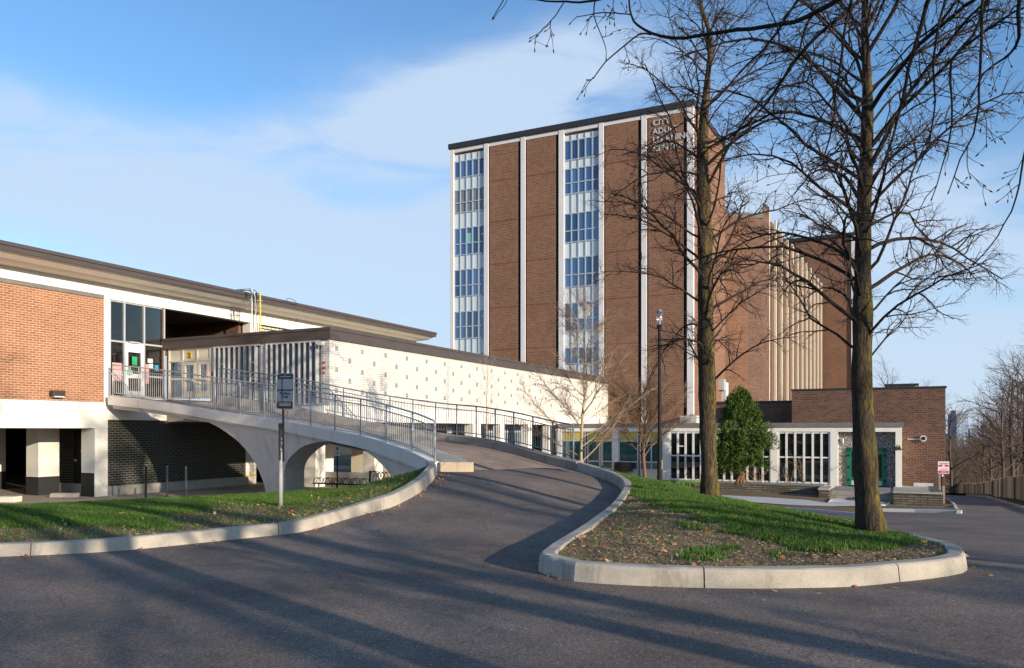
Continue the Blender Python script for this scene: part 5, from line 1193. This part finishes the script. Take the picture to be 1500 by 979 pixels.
# young multi-stem tree with pale bark at the parapet end
pt_ = [(.08, .75, .0075, .6, .12, .25, 5), (.085, .42, .0055, .6, .15, .2, 3), (.09, .22, .0038, .6, .15, .1, 2)]
def young(name, px, y0, d, zb_, pts, rs, seed, lab, mats, nb, Lf2, el, first, rbr, cfg=pt_, g=.12, g2=-.02):
    P = [np.array((W(px, y0, d)[0], d, zb_))] + [np.array(W(a, b, d)) for a, b in pts]; return tree(name, P, rs, seed, cfg, nb, Lf2, el, first, rbr, lab, 'tree', mats=mats, wob=.09, grav=g, g2=g2, flare=False)
young('young_tree', 851, 676, 25.6, -2.3, [(851, 672), (852, 640), (854, 600), (860, 560), (857, 520), (858, 480), (860, 450)], [.06, .052, .046, .04, .03, .022, .013, .005], 41,
      'small bare tree with pale yellowish bark at the end of the ramp railing', ('palebark', 'palebark', 'browntwig'), 36, lambda f: 2.9 * (1 - .6 * f), lambda f: .42 + .5 * f, 1.15, .019)
young('young_tree', 946, 699, 26.5, -2.2, [(944, 690), (942, 660), (944, 635), (945, 610)], [.075, .065, .05, .038, .015], 43,
      'small bare tree with brown forked stems and russet twigs, left of the lamp post', ('brownbark', 'browntwig', 'browntwig'), 26, lambda f: 2.5 * (1 - .2 * f), lambda f: .9 + .35 * f, 1.2, .022, [(.075, .8, .008, .45, .10, .25, 5), (.065, .42, .0042, .45, .12, .2, 3), (.08, .2, .003, .5, .12, .1, 2)])
young('sapling', 713, 640, 37, -2.7, [(713, 620), (713, 580), (714, 545), (713, 520)], [.028, .024, .018, .012, .004], 47, 'thin pale sapling standing in front of the white block wall', ('palebark', 'palebark', 'palebark'), 30, lambda f: 1.3 * (1 - .4 * f), lambda f: .8 + .3 * f, 2.0, .007, [(.16, .4, .004, .45, .10, .2, 3), (.14, .22, .0025, .5, .12, .1, 2)])

# bare shrubs in front of the glazed bays
def shrub(px, y, d, h, n, lab, mat='browntwig', seed=1, grp=None):
    o = W(px, y, d); r = root('bare_shrub', tuple(o), lab, 'shrub', grp); rg_ = np.random.default_rng(seed); s_, t_ = MB(o), MB(o)
    for i in range(n):
        a = rg_.uniform(0, 6.28); dd = (math.cos(a) * .55, math.sin(a) * .55, 1); Q, E = limb(o + np.array((math.cos(a), math.sin(a), 0)) * rg_.uniform(0, .2), dd, h * rg_.uniform(.6, 1.1), 7, .12, .05, rg_)
        s_.tube(Q, np.linspace(.016, .005, len(Q)), 4, cap=False); foliage(t_, t_, Q, E, .012, .004, rg_, 0, [(.15, .35, .005, .7, .15, .1, 3), (.12, .16, .003, .7, .15, .1, 2)])
    s_.build('stems', mat, r, uv=False); t_.build('twigs', mat, r, uv=False)
for i, (px, d, h, n, lb) in enumerate(((1113, 43.6, 2.0, 8, 'leafless tan shrub with crossing stems just right of the green cedar'), (1099, 43.2, 1.8, 6, 'leafless shrub stems at the foot of the green cedar'), (1155, 43.8, 2.1, 8, 'leafless shrub in front of the left half of the framed window bay'), (1180, 43.8, 2.3, 9, 'leafless shrub in front of the middle of the framed window bay'), (1204, 43.8, 2.2, 8, 'leafless shrub in front of the right end of the window bay, by the stone pier'), (1012, 44.5, 1.1, 5, 'low leafless shrub under the windows left of the mossy tree trunk'))):
    shrub(px, 708.5, d, h, n, lb, seed=60 + i)

# cedar
co_ = W(1085, 706, 42.6); cd = root('cedar_tree', tuple(co_), 'dense green cedar with bare twisted stems in front of the annex windows', 'tree'); rg = np.random.default_rng(9)
m_ = MB(co_)
for a, b, c in ((-.6, .2, 1.9), (-.1, 0, 2.4), (.5, .1, 2.0), (-.9, -.1, 1.4)):
    Q = cr([co_ + (a * .3, b, -.1), co_ + (a * .2 + .1, b, .6), co_ + (a * .9, b, 1.2), co_ + (a, b, c + .6)], .15); m_.tube(Q, np.linspace(.09, .03, len(Q)), 8)
m_.build('trunk', 'brownbark', cd, smooth=True, uv=False)
vs_, fs2 = [], []
blobs = []
for i in range(250):
    h = rg.uniform(.55, 4.85); f = (h - .55) / 4.3; rmax = 1.6 * min(1.0, (.72 + 1.3 * f)) * (1 - max(0, f - .38) / .62) ** .62 * rg.uniform(.75, 1.12) + .12; a = rg.uniform(0, 6.28); r_ = rmax * math.sqrt(rg.uniform(.15, 1)); x = r_ * math.cos(a); z = h + (.25 if x > .2 and f < .3 else 0); blobs.append((x + .22 * (1 - f) - .1, r_ * math.sin(a) * .8, z, rg.uniform(.13, .33)))
for bx_, by_, bz_, br_ in blobs:
    for k in range(150):
        v = unit(rg.normal(0, 1, 3)); p = np.array((bx_, by_, bz_)) + v * br_ * rg.uniform(.55, 1.08) * (1, 1, 1.15); d = unit(v + (0, 0, .9) + rg.normal(0, .35, 3)); w = unit(np.cross(d, rg.normal(0, 1, 3))) * rg.uniform(.012, .024); l_ = rg.uniform(.07, .15)
        b0 = len(vs_); vs_ += [tuple(co_ + p - w), tuple(co_ + p + w), tuple(co_ + p + d * l_ + w * .5), tuple(co_ + p + d * l_ - w * .5)]; fs2.append((b0, b0 + 1, b0 + 2, b0 + 3))
m_ = MB(co_); m_.v = vs_; m_.f = fs2; m_.build('crown', 'cedar', cd, uv=False)
# evergreen clump and spring plants near the mossy trunk
gp_ = W(1010, 712, 36); m_ = MB(gp_); 
for k in range(260):
    a = rg.uniform(0, 6.28); b0 = gp_ + (rg.normal(0, .55), rg.normal(0, .3), 0); tip = b0 + (math.cos(a) * .12, math.sin(a) * .12, rg.uniform(.15, .32)); w = np.array((.02, .01, 0)); m_.add([b0 - w, b0 + w, tip], [(0, 1, 2)])
o_ = m_.build('leafy_plant', 'blade', None, uv=False); o_.location = tuple(gp_); tag(o_, 'clump of bright green strap leaves behind the mossy tree', 'plant')

# ---- trees of the ravine and behind the annex
bgcfg = [(.42, 2.4, .02, .75, .15, .05, 5), (.30, 1.1, .011, .75, .18, .03, 3), (.26, .55, .008, .8, .2, .0, 2)]
pro = []
for i, (H_, sd, nb_) in enumerate(((12, 101, 20), (14, 102, 24), (10, 103, 18))):
    pro.append(tree('bare_tree', [(0, 0, 0), (.1, 0, H_ * .25), (.0, .1, H_ * .55), (.1, 0, H_ * .9)], [.17, .14, .10, .03], sd, bgcfg, nb_, lambda f: 4.6 * (1 - .45 * f), lambda f: .55 + .5 * f, H_ * .22, .06, 'bare deciduous tree among the brown ravine wood at the right edge', 'tree', 'bare trees of the ravine wood', mats=('bgbark', 'bgbark', 'bgtwig'), wob=.12, grav=.03, g2=.03))
spots = [(1468, 58, -5.2, 1, 1.05), (1512, 50, -4.5, 1, 1.15), (1440, 88, -8, 0, 1.0), (1400, 96, -9, 2, .78), (1432, 110, -10, 1, .72), (1455, 100, -9, 0, 1.1), (1490, 85, -8, 1, 1.1), (1500, 70, -7, 0, 1.0), (1413, 130, -11, 0, .78), (1392, 120, -11, 1, .7), (1436, 140, -12, 0, 1.2), (1470, 125, -11, 2, 1.3), (1485, 110, -10, 0, 1.15), (1380, 140, -11, 2, 1.1), (1450, 75, -8, 2, .8), (1482, 70, -7, 2, .9), (1405, 150, -12, 1, .7), (1460, 150, -12, 0, 1.3), (1440, 170, -13, 1, 1.2), (1500, 140, -12, 1, 1.3), (1420, 190, -13, 0, .9), (1388, 175, -13, 1, .75), (1475, 190, -14, 0, 1.4), (1530, 90, -8, 0, 1.2), (1550, 65, -6, 1, 1.0), (1396, 78, -8.5, 2, .68), (1417, 84, -8.5, 2, .72)]
for i, (px, d, z, k_, s_) in enumerate(spots):
    ty = np.interp(px, [1380, 1425, 1440, 1462, 1500, 1550], [655, 650, 600, 560, 505, 480]) + (i % 3) * 12; s_ = max(.4, ((HY - ty) * d / FL - z) / ((12, 14, 10)[k_] * 1.0)); s_ = min(s_, 1.5)
    p = W(px, 0, d); t_ = pro[k_] if i < 0 else copy_thing(pro[k_], (p[0], p[1], z), i * 1.7, s_)
behind = [(1352, 84, -6.5, 2, 1.1, 'bare forked tree rising just left of the brick corner, behind the annex roof'), (1302, 76, -6, 0, 1.0, 'twiggy bare tree behind the annex roof, right of the dark trunk'), (1392, 66, -6.2, 2, .85, 'bare spreading tree whose limbs reach out past the annex corner')]
for px, d, z, k_, s_, lb in behind:
    p = W(px, 0, d); c_ = copy_thing(pro[k_], (p[0], p[1], z), px * 1.3, s_, lb); del c_['group']
for i, q in enumerate(pro): pz = W((1376, 1448, 1500)[i], 0, (205, 215, 230)[i]); q.location = (pz[0], pz[1], -13)
# the mass of the wood beyond, too dense to count
rg = np.random.default_rng(21); vs_, fs2 = [], []
for i in range(560):
    az = rad(rg.uniform(24, 44)); d = rg.uniform(120, 420); x, y = d * math.sin(az) * 1.0, d * math.cos(az); h = rg.uniform(9, 14) * (1 if d < 280 else 1.1); z0 = -14
    for k in range(70):
        a = rg.uniform(0, 6.28); r_ = rg.uniform(0, 3.6); q = np.array((x + r_ * math.cos(a), y + r_ * math.sin(a), z0 + h * rg.uniform(.1, .75))); tip = q + (rg.normal(0, 1.0), rg.normal(0, 1.0), rg.uniform(.8, 3.2)); w = np.array((math.cos(az), -math.sin(az), 0)) * rg.uniform(.03, .09); b0 = len(vs_); vs_ += [tuple(q - w), tuple(q + w), tuple(tip)]; fs2.append((b0, b0 + 1, b0 + 2))
m_ = MB(); m_.v = vs_; m_.f = fs2; o_ = m_.build('woodland', 'bgtwig', None, uv=False); o_['kind'] = 'stuff'

# ================================================================== GRASS, MULCH, LEAVES
def scatter(name, n, samp, kind_, mat, seed):
    rg_ = np.random.default_rng(seed); x, y, z = samp(n, rg_); n = len(x); P = np.c_[x, y, z]; a = rg_.uniform(0, 2 * math.pi, n); ca, sa = np.cos(a), np.sin(a)
    if kind_ == 'blade':
        h = rg_.uniform(.028, .074, n) ; w = rg_.uniform(.003, .0075, n); ln = rg_.normal(0, .022, (n, 2)); A_ = P + np.c_[-w * ca, -w * sa, np.full(n, -.005)]; B_ = P + np.c_[w * ca, w * sa, np.full(n, -.005)]; C_ = P + np.c_[ln, h]
        V = np.stack([A_, B_, C_], 1).reshape(-1, 3); Fc = np.arange(3 * n).reshape(-1, 3)
    elif kind_ == 'straw':
        l_ = rg_.uniform(.015, .05, n); w = rg_.uniform(.0007, .0018, n); up_ = rg_.uniform(-.003, .005, n); dx = np.c_[ca * l_, sa * l_, up_]; wx = np.c_[-sa * w, ca * w, rg_.normal(0, .003, n)]; P[:, 2] += .003
        V = np.stack([P - wx, P + wx, P + dx + wx, P + dx - wx], 1).reshape(-1, 3); Fc = np.arange(4 * n).reshape(-1, 4)
    else:
        l_ = rg_.uniform(.02, .042, n); P[:, 2] += rg_.uniform(.012, .035, n); dx = np.c_[ca * l_, sa * l_, rg_.normal(0, .012, n)]; wx = np.c_[-sa * l_ * .7, ca * l_ * .7, rg_.normal(0, .012, n)]
        V = np.stack([P - dx, P - wx, P + dx, P + wx], 1).reshape(-1, 3); Fc = np.arange(4 * n).reshape(-1, 4)
    me = bpy.data.meshes.new(name); k = Fc.shape[1]; me.vertices.add(len(V)); me.vertices.foreach_set('co', V.ravel()); me.loops.add(Fc.size); me.loops.foreach_set('vertex_index', Fc.ravel().astype(np.int32)); me.polygons.add(len(Fc)); me.polygons.foreach_set('loop_start', np.arange(0, Fc.size, k, dtype=np.int32)); me.update(calc_edges=True)
    me.materials.append(M[mat]); o = bpy.data.objects.new(name, me); COL.objects.link(o); o['kind'] = 'stuff'; return o
Ip = np.array(isl_poly); 
zi_g = None
def grid_eval(f, x, y, x0, x1, y0, y1, st=.1):
    global zi_g
    gx = np.arange(x0, x1 + st, st); gy = np.arange(y0, y1 + st, st)
    if zi_g is None: XX, YY = np.meshgrid(gx, gy); zi_g = f(XX.ravel(), YY.ravel()).reshape(XX.shape)
    i = np.clip((x - x0) / st, 0, len(gx) - 1.001); j = np.clip((y - y0) / st, 0, len(gy) - 1.001); ii, jj = i.astype(int), j.astype(int); fx, fy = i - ii, j - jj
    return zi_g[jj, ii] * (1 - fx) * (1 - fy) + zi_g[jj, ii + 1] * fx * (1 - fy) + zi_g[jj + 1, ii] * (1 - fx) * fy + zi_g[jj + 1, ii + 1] * fx * fy
def samp_isl(want, thr=.5, ymax=26, pw=.0):
    def f(n, rg_):
        x = rg_.uniform(0, 7.5, n * 3); y = rg_.uniform(8, ymax, n * 3); k = inside(x, y, Ip); x, y = x[k], y[k]; t_ = turf_isl(x, y); q = rg_.uniform(0, 1, len(x)) < ((.045 + .955 * t_) if want else (1 - t_ * .8)); x, y = x[q][:n], y[q][:n]
        return x, y, grid_eval(zisl, x, y, -.5, 8, 7, 27)
    return f
def samp_bank(want):
    rowsn = 33
    def f(n, rg_):
        i = rg_.uniform(0, min(nr - 1.001, 38), n * 2); j = rg_.uniform(0, nc - 1.001, n * 2); wgt = np.interp(j, [0, nc * .22, nc], [.15, .9, 1]); k = rg_.uniform(0, 1, len(i)) < wgt; i, j = i[k], j[k]
        ii, jj = i.astype(int), j.astype(int); fi, fj = (i - ii)[:, None], (j - jj)[:, None]; P = fine[ii, jj] * (1 - fi) * (1 - fj) + fine[ii + 1, jj] * fi * (1 - fj) + fine[ii, jj + 1] * (1 - fi) * fj + fine[ii + 1, jj + 1] * fi * fj
        t_ = turfB[ii, jj]; q = rg_.uniform(0, 1, len(P)) < ((.10 + .9 * t_) if want else (1 - .93 * t_)); P = P[q][:n]; return P[:, 0], P[:, 1], P[:, 2]
    return f
scatter('grass', 210000, samp_isl(True), 'blade', 'blade', 1); scatter('grass', 240000, samp_bank(True), 'blade', 'blade', 2)
scatter('mulch', 32000, samp_isl(False), 'straw', 'straw', 3); scatter('mulch', 32000, samp_bank(False), 'straw', 'straw', 4)
scatter('fallen_leaves', 330, samp_isl(False), 'leaf', 'leaf', 5); scatter('fallen_leaves', 260, samp_isl(True), 'leaf', 'leaf', 6); scatter('fallen_leaves', 900, samp_bank(True), 'leaf', 'leaf', 7); scatter('fallen_leaves', 500, samp_bank(False), 'leaf', 'leaf', 8)

def samp_road(n, rg_):
    """windblown litter lying along the kerb feet"""
    i = rg_.integers(2, len(KLs) - 3, n // 2); j = rg_.integers(8, int(len(KIs) * .78), n // 2); a = offset(KLs, -1.0) - KLs; b = offset(KIs, -1.0) - KIs
    ta = np.abs(rg_.normal(0, .16, n // 2)) + .02; tb_ = np.abs(rg_.normal(0, .16, n // 2)) + .02
    P = np.vstack([KLs[i] + a[i] * ta[:, None], KIs[j] + b[j] * tb_[:, None]]); P[:, :2] += rg_.normal(0, .04, (len(P), 2)); P[:, 2] = zroad(P[:, 0], P[:, 1]) - .008; return P[:, 0], P[:, 1], P[:, 2]
scatter('fallen_leaves', 170, samp_road, 'leaf', 'leaf', 12); scatter('kerb_litter', 2600, samp_road, 'straw', 'straw', 13)
# ================================================================== SKY, SUN, CAMERA
SUN_AZ, SUN_EL = 135.6, 11.5
w = bpy.data.worlds.new('World'); scene.world = w; w.use_nodes = True; nt = w.node_tree; bg = nt.nodes['Background']
sk = nt.nodes.new('ShaderNodeTexSky'); sk.sky_type = 'NISHITA'; sk.sun_disc = False; sk.sun_elevation = rad(SUN_EL); sk.sun_rotation = rad(SUN_AZ); sk.air_density = 1.0; sk.dust_density = .4; sk.ozone_density = 3.5
tc = nt.nodes.new('ShaderNodeTexCoord'); sx = nt.nodes.new('ShaderNodeSeparateXYZ'); L(nt, tc.outputs['Generated'], sx.inputs[0])
def mth(op, a, b=None, c=None):
    n = nt.nodes.new('ShaderNodeMath'); n.operation = op
    for i, v in enumerate((a, b, c)):
        if v is None: continue
        if hasattr(v, 'is_output'): L(nt, v, n.inputs[i])
        else: n.inputs[i].default_value = v
    return n.outputs[0]
az = mth('ARCTAN2', sx.outputs['X'], sx.outputs['Y']); el = mth('ARCSINE', sx.outputs['Z'])
cb = nt.nodes.new('ShaderNodeCombineXYZ'); L(nt, az, cb.inputs[0]); L(nt, el, cb.inputs[1])
mp = nt.nodes.new('ShaderNodeMapping'); mp.inputs['Scale'].default_value = (2.0, 7.0, 1); mp.inputs['Rotation'].default_value = (0, 0, .12); L(nt, cb.outputs[0], mp.inputs[0])
n1 = nt.nodes.new('ShaderNodeTexNoise'); n1.inputs['Scale'].default_value = 2.1; n1.inputs['Detail'].default_value = 10; n1.inputs['Roughness'].default_value = .56; n1.inputs['Distortion'].default_value = .5; L(nt, mp.outputs[0], n1.inputs[0])
def blob(px, py, rx, ry, amt, rot=0.0):
    a0 = math.atan((px - CX) / FL); e0 = math.atan((HY - py) / math.hypot(px - CX, FL)); cx_, sy_ = math.cos(rot), math.sin(rot)
    da = mth('SUBTRACT', az, a0); de = mth('SUBTRACT', el, e0)
    u_ = mth('ADD', mth('MULTIPLY', da, cx_ / (rx / FL)), mth('MULTIPLY', de, sy_ / (rx / FL))); v_ = mth('ADD', mth('MULTIPLY', da, -sy_ / (ry / FL)), mth('MULTIPLY', de, cx_ / (ry / FL)))
    return mth('MULTIPLY', mth('EXPONENT', mth('MULTIPLY', mth('ADD', mth('MULTIPLY', u_, u_), mth('MULTIPLY', v_, v_)), -1.0)), amt)
dens = None
for b_ in ((110, 185, 240, 42, .62, -.12), (440, 190, 150, 36, .52, .12), (780, 125, 210, 66, 1.1, .10), (640, 200, 200, 62, .8, .15), (120, 300, 400, 50, .9, -.14), (450, 350, 350, 66, .85, -.10), (900, 300, 300, 110, .6, 0), (1430, 330, 320, 60, .75, 0), (1150, 290, 200, 60, .6, 0), (1300, 520, 600, 90, .3, 0), (300, 540, 900, 90, .45, 0), (620, 430, 300, 90, .35, 0)):
    q = blob(*b_); dens = q if dens is None else mth('ADD', dens, q)
dens = mth('MINIMUM', dens, 1.2)
dn = mth('MULTIPLY', dens, mth('MULTIPLY_ADD', n1.outputs[0], 3.0, -.55)); hz = mth('DIVIDE', el, .17); dn = mth('ADD', dn, mth('MULTIPLY', mth('EXPONENT', mth('MULTIPLY', mth('MULTIPLY', hz, hz), -1.0)), .75)); cl = nt.nodes.new('ShaderNodeMapRange'); cl.interpolation_type = 'SMOOTHSTEP'; cl.inputs['From Min'].default_value = .0; cl.inputs['From Max'].default_value = 1.0; cl.inputs['To Max'].default_value = .9; L(nt, dn, cl.inputs['Value'])
hs = nt.nodes.new('ShaderNodeHueSaturation'); hs.inputs['Saturation'].default_value = 1.04; hs.inputs['Value'].default_value = 1.30; L(nt, sk.outputs[0], hs.inputs['Color'])
mx = nt.nodes.new('ShaderNodeMix'); mx.data_type = 'RGBA'; L(nt, cl.outputs[0], mx.inputs[0]); L(nt, hs.outputs[0], mx.inputs[6]); CLOUD = (3.0, 3.72, 4.7); mx.inputs[7].default_value = c4(CLOUD)
L(nt, mx.outputs[2], bg.inputs[0]); bg.inputs[1].default_value = .15
ld = bpy.data.lights.new('sun', 'SUN'); ld.energy = 5.0; ld.angle = rad(.53); ld.color = (1.0, .86, .68); lo = bpy.data.objects.new('sun', ld); COL.objects.link(lo)
sd = Vector((math.sin(rad(SUN_AZ)) * math.cos(rad(SUN_EL)), math.cos(rad(SUN_AZ)) * math.cos(rad(SUN_EL)), math.sin(rad(SUN_EL)))); lo.rotation_euler = (-sd).to_track_quat('-Z', 'Y').to_euler(); lo.location = sd * 50
cam = bpy.data.cameras.new('camera'); cam.sensor_width = 36; cam.lens = 36 * FL / 1500; cam.shift_y = (HY - 489.5) / 1500; cam.clip_end = 8000; cam.clip_start = .05
co = bpy.data.objects.new('camera', cam); COL.objects.link(co); co.location = (0, 0, 0); co.rotation_euler = (math.pi / 2, 0, 0); scene.camera = co
scene.view_settings.view_transform = 'Standard'; scene.view_settings.look = 'None'; scene.view_settings.gamma = 1; scene.view_settings.exposure = .40
scene.cycles.max_bounces = 6; scene.cycles.transparent_max_bounces = 8; scene.cycles.caustics_reflective = False; scene.cycles.caustics_refractive = False
